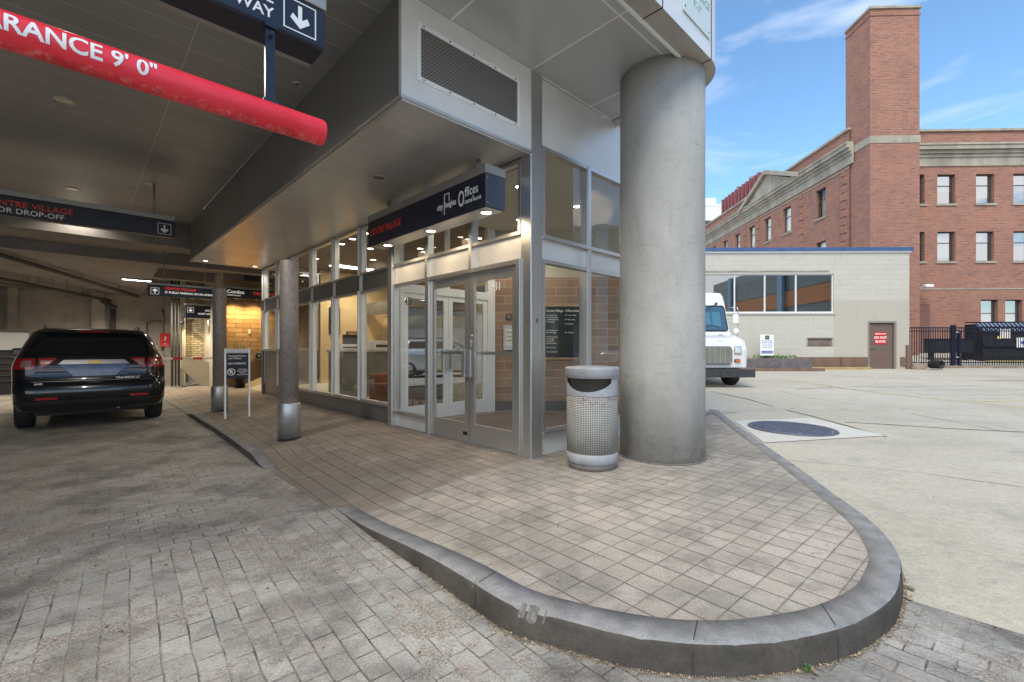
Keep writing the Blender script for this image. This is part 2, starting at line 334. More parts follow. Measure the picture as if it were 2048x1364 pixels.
# pavings (UV in world metres)
def paver_walk():
    t = NT('sidewalk_pavers'); o = t.uv(); v = t.map(o, (1, 1, 1), R(-41.4))
    nn = t.n('ShaderNodeTexNoise'); nn.inputs['Scale'].default_value = 2.6; nn.inputs['Detail'].default_value = 3; t.l(o, nn.inputs[0])
    sb = t.n('ShaderNodeVectorMath', operation='SCALE'); sb.inputs['Scale'].default_value = .009; t.l(nn.outputs[1], sb.inputs[0])
    wv = t.n('ShaderNodeVectorMath', operation='ADD'); t.l(v, wv.inputs[0]); t.l(sb.outputs[0], wv.inputs[1])
    b = t.n('ShaderNodeTexBrick'); b.offset = 0
    for k, x in (('Scale', 1), ('Mortar Size', 0), ('Bias', 0), ('Brick Width', .177), ('Row Height', .177)): b.inputs[k].default_value = x
    b.inputs['Color1'].default_value = (.42, .365, .30, 1); b.inputs['Color2'].default_value = (.51, .435, .365, 1); t.l(wv.outputs[0], b.inputs[0])
    sp = t.n('ShaderNodeSeparateXYZ'); t.l(wv.outputs[0], sp.inputs[0])
    ln1 = t.lines(sp.outputs[0], .177, .0042); ln2 = t.lines(sp.outputs[1], .177, .0036)
    ed = t.math('MAXIMUM', t.lines(sp.outputs[0], .177, .016, .2), t.lines(sp.outputs[1], .177, .016, .2))
    c = b.outputs[0]
    c = t.mix(t.rng(t.noise(o, .50, 5, .6), .42, .60, 0, .55), c, (.20, .185, .16))
    c = t.mix(t.rng(t.noise(o, 2.1, 7, .7), .47, .66, 0, .62), c, (.15, .135, .115))
    c = t.mix(t.rng(t.noise(o, 5, 5, .7), .52, .72, 0, .45), c, (.52, .49, .43))
    c = t.mix(t.rng(t.noise(o, 7.3, 6, .75), .56, .7, 0, .5), c, (.17, .14, .115))
    c = t.mix(t.math('MULTIPLY', ed, t.rng(t.noise(o, 9, 4), .4, .7, 0, .5)), c, (.16, .13, .11))
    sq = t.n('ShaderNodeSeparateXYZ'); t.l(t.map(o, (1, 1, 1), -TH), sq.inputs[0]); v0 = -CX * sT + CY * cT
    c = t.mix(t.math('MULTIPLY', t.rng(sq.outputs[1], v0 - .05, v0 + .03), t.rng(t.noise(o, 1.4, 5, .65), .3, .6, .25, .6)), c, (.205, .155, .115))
    c = t.grain(c, o, 240, .66, 1.28); c = t.grain(c, o, 70, .82, 1.12)
    c = t.mix(t.rng(t.noise(o, 190, 1), .66, .72, 0, .7), c, (.07, .055, .045)); c = t.mix(t.rng(t.noise(o, 150, 2), .68, .74, 0, .7), c, (.66, .62, .54))
    c = t.mix(t.rng(t.noise(o, 24, 1), .75, .78, 0, .9), c, (.06, .055, .05))
    lc = t.mix(t.rng(t.noise(o, 4, 4), .4, .6), (.05, .038, .03), (.21, .17, .13))
    c = t.mix(t.math('MULTIPLY', ln1, t.rng(t.noise(o, 5, 3), .3, .5, .5, .95)), c, (.05, .038, .03)); c = t.mix(t.math('MULTIPLY', ln2, t.rng(t.noise(o, 3, 3), .35, .6, .25, .85)), c, lc)
    t.set(c=c, r=.85)
    h = t.math('SUBTRACT', t.math('MULTIPLY', t.noise(o, 200, 4, .65), .5), t.math('ADD', t.math('MULTIPLY', t.math('MAXIMUM', ln1, ln2), 1.0), t.math('MULTIPLY', ed, .25)))
    t.bump(h, .7, .006); return t.m
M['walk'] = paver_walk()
def paver_drive():
    t = NT('driveway_pavers'); uvv = t.uv(); o = uvv; mcol = t.mix(t.rng(t.noise(o, 2.2, 6, .7), .42, .58), (.07, .055, .045), (.40, .34, .27))
    def bk(rot, off=.5, w_=.195, h_=.121):
        v = t.map(uvv, (1, 1, 1), rot)
        nn = t.n('ShaderNodeTexNoise'); nn.inputs['Scale'].default_value = 3.0; t.l(o, nn.inputs[0])
        sb = t.n('ShaderNodeVectorMath', operation='SCALE'); sb.inputs['Scale'].default_value = .022; t.l(nn.outputs[1], sb.inputs[0])
        wv = t.n('ShaderNodeVectorMath', operation='ADD'); t.l(v, wv.inputs[0]); t.l(sb.outputs[0], wv.inputs[1])
        b = t.n('ShaderNodeTexBrick'); b.offset = off
        for k, x in (('Scale', 1), ('Mortar Size', .0042), ('Mortar Smooth', .35), ('Bias', 0), ('Brick Width', w_), ('Row Height', h_)): b.inputs[k].default_value = x
        b.inputs['Color1'].default_value = (.34, .32, .285, 1); b.inputs['Color2'].default_value = (.45, .42, .375, 1); b.inputs['Mortar'].default_value = (.15, .12, .095, 1)
        t.l(wv.outputs[0], b.inputs[0]); t.l(mcol, b.inputs['Mortar']); t.l(t.rng(t.noise(o, 6, 4, .7), .3, .7, .0034, .0066), b.inputs['Mortar Size']); return b
    b1 = bk(-R(130.3)); b2 = bk(-R(41.5))
    sp = t.n('ShaderNodeSeparateXYZ'); t.l(t.map(o, (1, 1, 1), -TH), sp.inputs[0])   # y = v + const
    vv = sp.outputs[1]; v0 = -CX * sT + CY * cT
    far = t.rng(vv, v0 + .35, v0 + .36)
    bc = t.mix(far, b1.outputs[0], b2.outputs[0]); 
    fm = t.n('ShaderNodeMix'); t.l(far, fm.inputs[0]); t.l(b1.outputs[1], fm.inputs[2]); t.l(b2.outputs[1], fm.inputs[3]); fac = fm.outputs[0]
    # worn patches where the aggregate shows through
    wear = t.noise(o, .75, 6, .62, .4)
    wx = t.rng(sp.outputs[0], 1.2, -2.2, -.02, .17)
    wear2 = t.math('ADD', wear, wx)
    wear2 = t.math('ADD', wear2, t.math('MULTIPLY', t.math('SUBTRACT', t.noise(o, 9, 4), .5), .5))
    wm = t.rng(wear2, .50, .565)
    n1 = t.noise(o, 75, 5, .75); agg = t.mix(t.rng(n1, .38, .62), (.11, .085, .068), (.62, .54, .45)); agg = t.grain(agg, o, 24, .72, 1.22)
    c = t.mix(t.math('MULTIPLY', wm, .85), bc, agg)
    c = t.mix(t.rng(t.noise(o, 1.3, 7, .68), .48, .62, 0, .68), c, (.10, .092, .085))
    c = t.mix(t.rng(t.noise(t.map(o, (1, 1, 1), -TH), .6, 6, .65), .50, .60, 0, .42), c, (.10, .088, .078))
    c = t.mix(t.rng(t.noise(t.map(o, (2.6, .35, 1), -TH), 1.0, 5, .6), .55, .66, 0, .4), c, (.09, .08, .07))
    c = t.mix(t.rng(t.noise(o, 5, 6, .72), .50, .7, 0, .45), c, (.44, .42, .38))
    c = t.mix(t.rng(t.noise(o, 3.1, 5, .7), .5, .66, 0, .35), c, (.33, .25, .2)); c = t.mix(t.rng(t.noise(o, 3.7, 5, .7), .52, .66, 0, .3), c, (.27, .30, .27))
    c = t.grain(c, o, 230, .62, 1.30); c = t.grain(c, o, 60, .80, 1.16)
    c = t.mix(t.rng(t.noise(o, 180, 2), .66, .72, 0, .7), c, (.70, .66, .58)); c = t.mix(t.rng(t.noise(o, 170, 1), .66, .73, 0, .6), c, (.05, .04, .035))
    c = t.mix(t.rng(t.noise(o, 18, 1), .755, .78, 0, .85), c, (.05, .045, .04))
    t.set(c=c, r=.78)
    h = t.math('SUBTRACT', t.math('MULTIPLY', n1, t.math('ADD', t.math('MULTIPLY', wm, .9), .3)), t.math('MULTIPLY', fac, t.math('SUBTRACT', 1.3, wm)))
    t.bump(h, .7, .008); return t.m
M['drive'] = paver_drive()
def lot_mat():
    t = NT('lot_concrete'); o = t.uv()
    n = t.noise(o, .35, 7, .6, .3)
    c = t.mix(t.rng(n, .3, .7), (.46, .41, .32), (.56, .50, .40))
    c = t.mix(t.rng(t.noise(t.map(o, (.35, 1.6, 1), R(25)), .8, 6, .7), .5, .68, 0, .38), c, (.33, .31, .28)); c = t.mix(t.rng(t.noise(o, .9, 6, .7), .52, .66, 0, .3), c, (.60, .56, .47))
    c = t.grain(c, o, 210, .70, 1.22); c = t.grain(c, o, 45, .86, 1.10); c = t.grain(c, t.map(o, (1, 1, 1)), 12, .90, 1.07)
    c = t.mix(t.rng(t.noise(o, 160, 2), .66, .72, 0, .6), c, (.72, .69, .6))
    c = t.mix(t.rng(t.noise(o, 1.6, 6, .75), .57, .68, 0, .5), c, (.25, .235, .22))
    c = t.mix(t.rng(t.noise(t.map(o, (1, 1.6, 1)), 8, 1), .765, .785, 0, .8), c, (.16, .15, .15))
    c = t.mix(t.rng(t.noise(o, 1.1, 3), .66, .74, 0, .25), c, (.55, .36, .28))
    c = t.mix(t.rng(t.noise(t.map(o, (1, 1, 1), .7), 2.6, 3, .6), .69, .74, 0, .5), c, (.20, .19, .18))
    t.set(c=c, r=.85); t.bump(t.noise(o, 110, 4, .7), .45, .006); return t.m
M['lot'] = lot_mat()
M['patch'] = surf('pale_concrete_patch', (.58, .55, .48), .85, 0, .06, 3, bump=.2, bscale=70, fine=.12)
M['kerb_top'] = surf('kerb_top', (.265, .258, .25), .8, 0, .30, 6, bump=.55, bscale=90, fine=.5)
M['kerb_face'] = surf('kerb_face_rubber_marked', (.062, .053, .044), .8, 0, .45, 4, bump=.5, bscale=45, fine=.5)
M['crack'] = plain('joint_tar', (.035, .032, .03), .9)
M['line_y'] = surf('faded_yellow_line', (.55, .47, .27), .85, 0, .1, 6)
M['line_w'] = surf('faded_white_line', (.58, .56, .5), .85, 0, .1, 6)
M['chip'] = surf('broken_concrete', (.15, .14, .125), .95, 0, .5, 40, bump=.8, bscale=60)

# ================================================================== SETTING: ground
def gz(x, y):
    u, v = UV(x, y)
    pts = [(-99, -.15), (3, -.15), (6, -.075), (10.5, -.005), (14.1, .186), (21, .45), (22.5, .5), (28, 1.1), (60, 1.4), (900, 2)]
    z = pts[0][1]
    for (a, za), (b, zb) in zip(pts, pts[1:]):
        if y >= a:
            k = min(1, (y - a) / (b - a)); z = za + (zb - za) * k
    wgt = max(0, min(1, (u + .2) / 1.0)) if y < 40 else max(0, min(1, (x + 8) / 6))
    return -.15 + (z + .15) * wgt
def sheet(name, keep, xs, ys, mat, dz=0):
    m = MB(); V = {}
    def vt(i, j):
        if (i, j) not in V: V[i, j] = m.bm.verts.new((xs[i], ys[j], gz(xs[i], ys[j]) + dz))
        return V[i, j]
    for i in range(len(xs) - 1):
        for j in range(len(ys) - 1):
            if keep((xs[i] + xs[i + 1]) / 2, (ys[j] + ys[j + 1]) / 2):
                m.bm.faces.new((vt(i, j), vt(i + 1, j), vt(i + 1, j + 1), vt(i, j + 1)))
    return tag(m.build(name, mat, smooth=True), kind='structure')
def rangef(a, b, s):
    o = []; x = a
    while x < b - 1e-6: o.append(round(x, 4)); x += s
    o.append(b); return o
xs = [-900, -300, -100, -50] + rangef(-30, 45, 1.0) + [60, 120, 300, 900]
ys = [-200, -60, -30] + rangef(-15, 40, .75) + [60, 120, 300, 900]
# driveway: one flat sheet of pavers ; the lot lies over it right of the line u = -.45
drv = MB(); 
A = W(-.45, -30); B = W(-.45, 3); 
drv.face([(A[0], A[1], -.15), (B[0], B[1], -.15), W(-.45, 60, -.15), W(-60, 60, -.15), W(-60, -30, -.15)])
tag(drv.build('driveway', M['drive']), kind='structure')
m = MB(); 
us = [-.45, -.2, .3, .8, 2, 4, 6] + [8 + 2 * i for i in range(16)] + [60, 120, 400, 900]; vs = [-900, -300, -100, -60] + [-40 + 1.0 * i for i in range(70)] + [40, 80, 300, 900]
V = [[None] * len(vs) for _ in us]
for i, u in enumerate(us):
    for j, v in enumerate(vs):
        p = W(u, v); V[i][j] = m.bm.verts.new((p[0], p[1], gz(p[0], p[1]) + (.004 if i else .001)))
for i in range(len(us) - 1):
    for j in range(len(vs) - 1): m.bm.faces.new((V[i][j], V[i + 1][j], V[i + 1][j + 1], V[i][j + 1]))
tag(m.build('parking_lot', M['lot'], smooth=True), kind='structure')
m = MB(); m.face([(-1500, -1500, -.35), (1500, -1500, -.35), (1500, 1500, -.35), (-1500, 1500, -.35)]); tag(m.build('ground', M['lot']), kind='structure')

# kerb line (outer lip, inner edge) in world x, y
lip = [(-1.70, 4.37), (-1.23, 3.82), (-.81, 3.36), (-.474, 2.98), (-.266, 2.74), (-.003, 2.468), (.27, 2.332), (.56, 2.206), (.836, 2.146), (1.098, 2.14), (1.349, 2.178), (1.639, 2.261), (1.893, 2.382), (2.15, 2.55), (2.36, 2.75), (2.56, 2.977), (2.71, 3.211), (2.85, 3.494), (2.979, 3.867), (3.09, 4.30), (3.358, 5.263), (3.626, 6.342), (4.05, 8.0), (4.6, 9.98), (5.2, 12.2), (5.9, 15)]
inn = [(-1.575, 4.46), (-1.09, 3.90), (-.68, 3.45), (-.35, 3.10), (-.13, 2.87), (.10, 2.632), (.33, 2.50), (.59, 2.395), (.836, 2.335), (1.09, 2.325), (1.31, 2.36), (1.55, 2.42), (1.78, 2.52), (2.02, 2.665), (2.2, 2.83), (2.38, 3.02), (2.53, 3.26), (2.67, 3.54), (2.80, 3.92), (2.92, 4.35), (3.18, 5.31), (3.45, 6.38), (3.87, 8.05), (4.4, 10.03), (5.0, 12.25), (5.7, 15.05)]
# left kerb along the driveway, from far to the ramp
kl = []
for i, (u, v) in enumerate([(-2.25, 16), (-2.25, 11), (-2.27, 9.4), (-2.28, 8.2), (-2.29, 7), (-2.29, 6), (-2.31, 5), (-2.33, 4.2), (-2.36, 3.5), (-2.38, 2.9), (-2.40, 2.4)]):
    kl.append((u, v))
def smoothstep(x): x = max(0, min(1, x)); return x * x * (3 - 2 * x)
def walk_z(x, y):
    u, v = UV(x, y)
    along = smoothstep((v + 1.9) / 2.25) * (1 - smoothstep((v - 2.3) / 1.6)) if v < 6 else 0
    side = 1 - smoothstep((u + 2.35) / 1.5)
    far = smoothstep((v - 7.6) / 1.6)
    far *= (1 - smoothstep((u + 2.3) / 1.2))
    lowl = .5 * smoothstep((v - 1.5) / 2) * (1 - smoothstep((u + 2.35) / 1.0)) if v > 1.5 else 0
    return -.146 * max(along * side, far * 1.0, lowl)
poly = [W(-2.33, 16)[:2]] + [W(*k)[:2] for k in kl[1:]] + [W(-2.40, 1.4)[:2]] + lip + [W(5.3, 16)[:2]]
def inside(x, y, P):
    c = False; j = len(P) - 1
    for i in range(len(P)):
        xi, yi = P[i]; xj, yj = P[j]
        if (yi > y) != (yj > y) and x < (xj - xi) * (y - yi) / (yj - yi) + xi: c = not c
        j = i
    return c
inpoly = [W(-2.22, 16)[:2]] + [W(u + .10, v)[:2] for u, v in kl[1:]] + [W(-2.40, 2.2)[:2], W(-2.40, 1.4)[:2], W(-2.37, .5)[:2]] + [((a[0] + b[0]) / 2, (a[1] + b[1]) / 2) for a, b in zip(lip, inn)] + [W(5.3, 16)[:2]]
m = MB(); st = .07
V = {}
nu = int(8.2 / st); nv = int(20.5 / st)
def wv(i, j):
    if (i, j) not in V:
        p = W(-2.6 + i * st, -4.3 + j * st); V[i, j] = m.bm.verts.new((p[0], p[1], walk_z(p[0], p[1])))
    return V[i, j]
for i in range(nu):
    for j in range(nv):
        p = W(-2.6 + (i + .5) * st, -4.3 + (j + .5) * st)
        if p[1] > 3.2 and -2.1 < -2.6 + i * st and i * st - 2.6 > .3 and -4.3 + j * st > .3: continue
        if inside(p[0], p[1], inpoly): m.bm.faces.new((wv(i, j), wv(i + 1, j), wv(i + 1, j + 1), wv(i, j + 1)))
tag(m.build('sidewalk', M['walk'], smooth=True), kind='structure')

def resample(P, n):
    P = [Vector(p) for p in P]; d = [0]
    for a, b in zip(P, P[1:]): d.append(d[-1] + (b - a).length)
    def cr(t):
        for i in range(len(P) - 1):
            if t <= d[i + 1] + 1e-9:
                k = (t - d[i]) / (d[i + 1] - d[i])
                p0 = P[max(0, i - 1)]; p1 = P[i]; p2 = P[i + 1]; p3 = P[min(len(P) - 1, i + 2)]
                return .5 * ((2 * p1) + (p2 - p0) * k + (2 * p0 - 5 * p1 + 4 * p2 - p3) * k * k + (3 * p1 - p0 - 3 * p2 + p3) * k ** 3)
        return P[-1]
    return [cr(d[-1] * i / (n - 1)) for i in range(n)]
def kerb(name, outer, inner, n, chips=()):
    O = resample(outer, n); I = resample(inner, n); m = MB(); rows = []; chf = []
    for i in range(n):
        o, q = O[i], I[i]; out = (o - q).normalized(); zt = walk_z(q.x, q.y) + .006
        ch = 0
        for c, wd, dp in chips:
            ch = max(ch, dp * max(0, 1 - abs(i - c) / wd))
        j = random.uniform(-.0012, .0012) + mnoise.noise((i * .22, 3.1, 0)) * .45 * ch; j2 = mnoise.noise((i * .31, 9.7, 0)) * .5 * ch
        zg = gz(o.x, o.y) - .02
        ot = o - out * (.028 + ch * .6 + abs(j)); 
        chf.append(ch); rows.append([m.bm.verts.new(p) for p in [(q.x, q.y, zt - .01), (q.x, q.y, zt), (ot.x, ot.y, zt + j * .4), ((o - out * (.008 + ch * .45)).x, (o - out * (.008 + ch * .45)).y, zt - .009 - ch * .5 + j2), (o.x, o.y, min(zt - .03 - ch * .8, zt - .03) + j2 * .6), ((o + out * .012).x, (o + out * .012).y, min(zg, zt - .035))]])
    for i_, (a, b) in enumerate(zip(rows, rows[1:])):
        for k in range(5):
            f = m.bm.faces.new((a[k], b[k], b[k + 1], a[k + 1])); c_ = chf[i_]; f.smooth = not (c_ > .02 and k in (2, 3)); f.material_index = 2 if (c_ > .026 and k in (2, 3)) else (0 if k < 3 else 1)
    i = 0
    m.bm.faces.new(rows[0][::-1]); m.bm.faces.new(rows[-1])
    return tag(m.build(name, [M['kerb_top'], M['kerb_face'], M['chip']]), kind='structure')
NK = 1500
OL = resample(lip, NK); IL = resample(inn, NK)
def ki(x, y): return min(range(NK), key=lambda i: (OL[i][0] - x) ** 2 + (OL[i][1] - y) ** 2)
kerb('kerb', lip, inn, NK, [(ki(-.26, 2.70), 4, .03), (ki(.04, 2.44), 5, .035), (ki(.10, 2.41), 6, .05), (ki(.16, 2.38), 4, .03), (ki(.48, 2.24), 5, .018), (ki(.62, 2.18), 8, .012), (ki(1.25, 2.16), 6, .016), (ki(1.36, 2.18), 5, .02), (ki(1.05, 2.14), 4, .012), (ki(1.75, 2.31), 6, .014), (ki(2.1, 2.5), 9, .012), (ki(2.42, 2.8), 5, .015)])
kerb('kerb', [W(u - .03, v)[:2] for u, v in kl], [W(u + .13, v)[:2] for u, v in kl], 160)
# joints across the kerb
m = MB()
for i in [ki(*p) for p in ((-.22, 2.67), (.86, 2.145), (1.62, 2.27), (3.05, 4.1), (3.4, 5.4), (3.8, 7))]:
    o, q = OL[i], IL[i]; d = (o - q).normalized(); t = Vector((-d.y, d.x)) * .0025
    zt = walk_z(q.x, q.y) + .0085; e = o - d * .024
    m.face([(q.x - t.x, q.y - t.y, zt), (q.x + t.x, q.y + t.y, zt), (e.x + t.x, e.y + t.y, zt), (e.x - t.x, e.y - t.y, zt)])
    zg = gz(o.x, o.y); f1 = o + d * .004; f2 = o + d * .016
    m.face([(f1.x - t.x, f1.y - t.y, zt - .04), (f1.x + t.x, f1.y + t.y, zt - .04), (f2.x + t.x, f2.y + t.y, zg), (f2.x - t.x, f2.y - t.y, zg)])
tag(m.build('kerb_joints', M['crack']), kind='structure')

# lot joints and painted lines: thin sheets over the lot
def ribbon(m, pts, wd, dz=.009, wob=0):
    P = []
    for a, b in zip(pts, pts[1:]):
        n = max(1, int(math.dist(a, b) / .35))
        for i in range(n):
            k = i / n; P.append((a[0] + (b[0] - a[0]) * k, a[1] + (b[1] - a[1]) * k))
    P.append(pts[-1]); prev = None
    for i, p in enumerate(P):
        a = P[max(0, i - 1)]; b = P[min(len(P) - 1, i + 1)]; d = Vector((b[0] - a[0], b[1] - a[1])).normalized(); nrm = Vector((-d.y, d.x))
        off = random.uniform(-wob, wob); ww = wd * (1 + (random.uniform(-.5, .5) if wob else 0))
        l = (p[0] + nrm.x * (ww / 2 + off), p[1] + nrm.y * (ww / 2 + off)); r = (p[0] - nrm.x * (ww / 2 - off), p[1] - nrm.y * (ww / 2 - off))
        cur = (m.bm.verts.new((*l, gz(*l) + dz)), m.bm.verts.new((*r, gz(*r) + dz)))
        if prev: m.bm.faces.new((prev[0], prev[1], cur[1], cur[0]))
        prev = cur
def lotp(px, py):      # where a lot point lies, by survey of the slope
    y = 8.0
    for _ in range(40):
        x = (px - 1024) / 906 * y; y = (1.4 - gz(x, y)) * 906 / (py - 697)
    return ((px - 1024) / 906 * y, y)
m = MB()
for ln, wd in (([(1420, 783), (1500, 800), (1620, 832), (1772, 874)], .035), ([(1690, 845), (1780, 850), (1900, 858), (2048, 865), (2300, 876)], .035),
               ([(1446, 827), (1520, 823), (1590, 818)], .03), ([(1540, 920), (1660, 928), (1850, 948), (2048, 976), (2300, 1010)], .008),
               ([(1560, 783), (1620, 796), (1750, 815), (1900, 842), (2010, 864)], .012), ([(1590, 779), (1630, 777), (1665, 776)], .03), ([(1670, 752), (1800, 758), (1900, 762), (2048, 762)], .03)):
    ribbon(m, [lotp(*p) for p in ln], wd, .009, .006)
tag(m.build('lot_joints', M['crack']), kind='structure')
m = MB()
for ln in ([(1570, 760), (1700, 778), (1850, 796), (2048, 815), (2400, 850)], [(1950, 803), (2048, 801), (2400, 798)]): ribbon(m, [lotp(*p) for p in ln], .13, .0095)
tag(m.build('yellow_lines', M['line_y']), kind='structure')
m = MB()
for ln in ([(1740, 780), (2048, 779)], [(1840, 789), (2048, 788)], [(1700, 773), (1950, 771)]): ribbon(m, [lotp(*p) for p in ln], .10, .0105)
tag(m.build('white_lines', M['line_w']), kind='structure')
m = MB()
q = [lotp(*p) for p in [(1469, 843), (1622, 837), (1770, 873), (1528, 887)]]
m.face([(*p, gz(*p) + .014) for p in q]); tag(m.build('concrete_patch', M['patch']), kind='structure')
# manhole
mc = lotp(1583, 858.5)
mh = T('manhole_cover', 'large round iron manhole cover with a raised grid, set in a pale concrete patch', 'manhole cover', (mc[0], mc[1], gz(*mc) + .016))
mh.rotation_euler = (R(1.0), 0, R(20))
b = MB(); b.lathe([(.60, 0), (.60, .012), (.02, .012), (.001, .012)], seg=48)
for k in range(-7, 8):
    c = k * .08; l = math.sqrt(max(0, .57 ** 2 - c * c))
    if l > .05: b.box(-l, l, c - .012, c + .012, .011, .02); b.box(c - .012, c + .012, -l, l, .0111, .0203)
b.build('cover_plate', surf('cast_iron', (.17, .19, .24), .5, .6, .2, 8), mh)
b = MB(); b.lathe([(.615, 0), (.615, .014), (.69, .014), (.70, 0)], seg=48); b.build('rim', surf('cast_iron_rim', (.14, .15, .18), .5, .5), mh)
# litter along the kerb
m = MB()
k0_, k1_ = ki(-1.2, 3.8), ki(2.9, 3.6)
for i in range(5200):
    t = int(random.choice([random.uniform(k0_, k1_), random.uniform(k0_, k1_), random.gauss(ki(.1, 2.4), 45), random.gauss(ki(1.2, 2.15), 60), random.gauss(ki(2.4, 2.8), 30)])); t = max(k0_, min(k1_, t))
    o, q = OL[t], IL[t]; d = (o - q).normalized(); x, y = (o + d * (.012 + abs(random.gauss(0, .016))))[:]
    s = random.uniform(.0018, .0048) * (2.4 if random.random() < .05 else 1); a = random.random() * 6.3; z = gz(x, y) + .006 + random.random() * .004
    c, sn = math.cos(a) * s, math.sin(a) * s * .6
    m.face([(x + c, y + sn, z), (x - sn, y + c, z + random.random() * s), (x - c, y - sn, z), (x + sn, y - c, z + random.random() * s)])
tag(m.build('leaf_litter', M['dry_leaf']), 'dry leaf crumbs and grit gathered in the gutter under the curved kerb', 'litter', kind='stuff')
def leafmesh(m, x, y, z, s, a, tilt=.3, segs=6):
    pts = []
    for k in range(segs * 2):
        t = k / (segs * 2) * 2 * math.pi; r = s * (1 + .3 * math.sin(3 * t)); px_, py_ = math.cos(t) * r, math.sin(t) * r * .55
        pts.append((x + px_ * math.cos(a) - py_ * math.sin(a), y + px_ * math.sin(a) + py_ * math.cos(a), z + tilt * s * math.cos(t) ** 2))
    m.face(pts)
for (t, off, s, lb) in ((ki(2.55, 2.96), .05, .045, 'big dry tan leaf lying where the kerb bends beside the parking lot'), (ki(2.44, 2.84), .045, .035, 'smaller curled dry leaf below the big one at the kerb bend'), (ki(1.46, 2.2), .05, .028, 'brown leaf lying next to the green weed at the kerb foot')):
    o, q = OL[t], IL[t]; d = (o - q).normalized(); x, y = (o + d * off)[:]
    r_ = T('fallen_leaf', lb, 'leaf', (x, y, gz(x, y) + .012), group=None); mm = MB(); leafmesh(mm, 0, 0, 0, s, t); mm.build('blade', M['dry_leaf'], r_)
_k = ki(1.42, 2.2); o, q = OL[_k], IL[_k]; d = (o - q).normalized(); x, y = (o + d * .03)[:]
r_ = T('weed', 'tiny green weed sprouting at the foot of the curved kerb', 'weed', (x, y, gz(x, y)))
mm = MB()
for k in range(14): leafmesh(mm, random.uniform(-.014, .014), random.uniform(-.012, .012), .008 + random.random() * .03, .007, random.random() * 6, .8)
mm.build('leaves', surf('weed_leaf', (.10, .19, .04), .5), r_); mm = MB()
for k in range(5): mm.tube((0, 0, 0), (random.uniform(-.02, .02), random.uniform(-.015, .015), .045), .0012, seg=5)
mm.build('stem', M['leaf'], r_)

# ================================================================== OFFICE BUILDING (local x = u, y = v)
BLD = TU('office_building', 'glass and aluminium office entrance building with a vented bulkhead and rounded canopy over the drive', 'building', (0, 0, 0))
ZC, ZS = 4.93, 3.85
b = MB(); b.box(-.012, .2, -.012, .17, 0, ZC - .003, .006, 1); b.build('corner_post', M['alu'], BLD)
# panel bands, bases, upper wall : facade toward the lot (v = 0)
def panel(m, x0, x1, y0, y1, z0, z1): m.box(x0, x1, y0, y1, z0, z1, .004, 1)
joints2 = [.2, 1.19, 2.25, 3.3, 4.9]
def PN(mt, *a):
    b = MB(); panel(b, *a); return b.build('wall_panel', mt, BLD)
for a, c in zip(joints2, joints2[1:]):
    PN(M['alu_panel'], a + .003, c - .003, .03, .12, 0, .30); PN(M['alu_panel'], a + .003, c - .003, .03, .12, 2.56, 2.84)
PN(M['alu_panel'], .203, 2.25, .03, .12, 4.03, ZC - .004); PN(M['alu_panel'], 2.256, 4.9, .03, .12, 4.03, ZC - .004)
def window(parent, ax, a0, a1, z0, z1, fr=.045, gm='glass', off=0, sill=True, proud=.02, depth=.07, fm='alu'):
    """framed window in facade: ax='v' -> plane v=off spanning u ; ax='u' -> plane u=off spanning v"""
    f = MB()
    def bx(p0, p1, q0, q1, r0, r1):
        if ax == 'v': f.box(p0, p1, off + q0, off + q1, r0, r1)
        else: f.box(off + q0, off + q1, p0, p1, r0, r1)
    bx(a0, a0 + fr, -proud, depth, z0, z1); bx(a1 - fr, a1, -proud, depth, z0, z1)
    bx(a0 + fr, a1 - fr, -proud + .001, depth, z1 - fr, z1); bx(a0 + fr, a1 - fr, -proud + .001, depth, z0, z0 + fr)
    if sill: bx(a0, a1, -proud - .02, -proud + .0005, z0 - .012, z0 + .02)
    F = f.build('window', M[fm], parent)
    g = MB()
    if ax == 'v': g.face([(a0 + fr, off + .03, z0 + fr), (a1 - fr, off + .03, z0 + fr), (a1 - fr, off + .03, z1 - fr), (a0 + fr, off + .03, z1 - fr)])
    else: g.face([(off + .03, a0 + fr, z0 + fr), (off + .03, a1 - fr, z0 + fr), (off + .03, a1 - fr, z1 - fr), (off + .03, a0 + fr, z1 - fr)])
    g.build('pane', M[gm], F); return F
for a, c in zip(joints2, joints2[1:]):
    window(BLD, 'v', a + .003, c - .003, .30, 2.56); window(BLD, 'v', a + .003, c - .003, 2.84, 4.03)
for u in joints2[1:-1]: b = MB(); b.box(u - .035, u + .035, -.035, .13, .002, 4.03); b.build('mullion', M['alu'], BLD)
# facade toward the drive (u = 0)
jv = [3.6, 4.83, 6.16, 7.5, 8.83, 10.16, 11.45]
for a, c in ((.17, 1.2), (1.2, 2.35), (2.35, 3.45)): PN(M['alu_panel'], .03, .12, a + .003, c - .003, 2.56, 2.88)
PN(M['alu_panel'], .03, .12, 2.353, 3.447, 0, .24)
dap = surf('dark_aluminium_panel', (.24, .235, .225), .36, .6, .1, 1.2, bump=.02, bscale=4)
for i, (a, c) in enumerate(zip(jv, jv[1:])):
    PN(dap, .03, .12, a + .003, c - .003, 2.56, 2.88)
    PN(dap, .03, .12, a + .003, c - .003, 0, .34 if i < 4 else 1.34)
for i, (a, c) in enumerate(((.17, 1.2), (1.2, 2.35), (2.35, 3.45))): window(BLD, 'u', a + .003, c - .003, 2.88, ZS, sill=False)
window(BLD, 'u', 2.353, 3.447, .24, 2.56, gm='glass')
for i, (a, c) in enumerate(zip(jv, jv[1:])):
    window(BLD, 'u', a + .003, c - .003, .34 if i < 4 else 1.34, 2.56, gm='glass'); window(BLD, 'u', a + .003, c - .003, 2.88, ZS, sill=False)
for v in (1.2, 2.35): b = MB(); b.box(-.035, .10, v - .03, v + .03, 2.56, ZS); b.build('mullion', M['alu'], BLD)
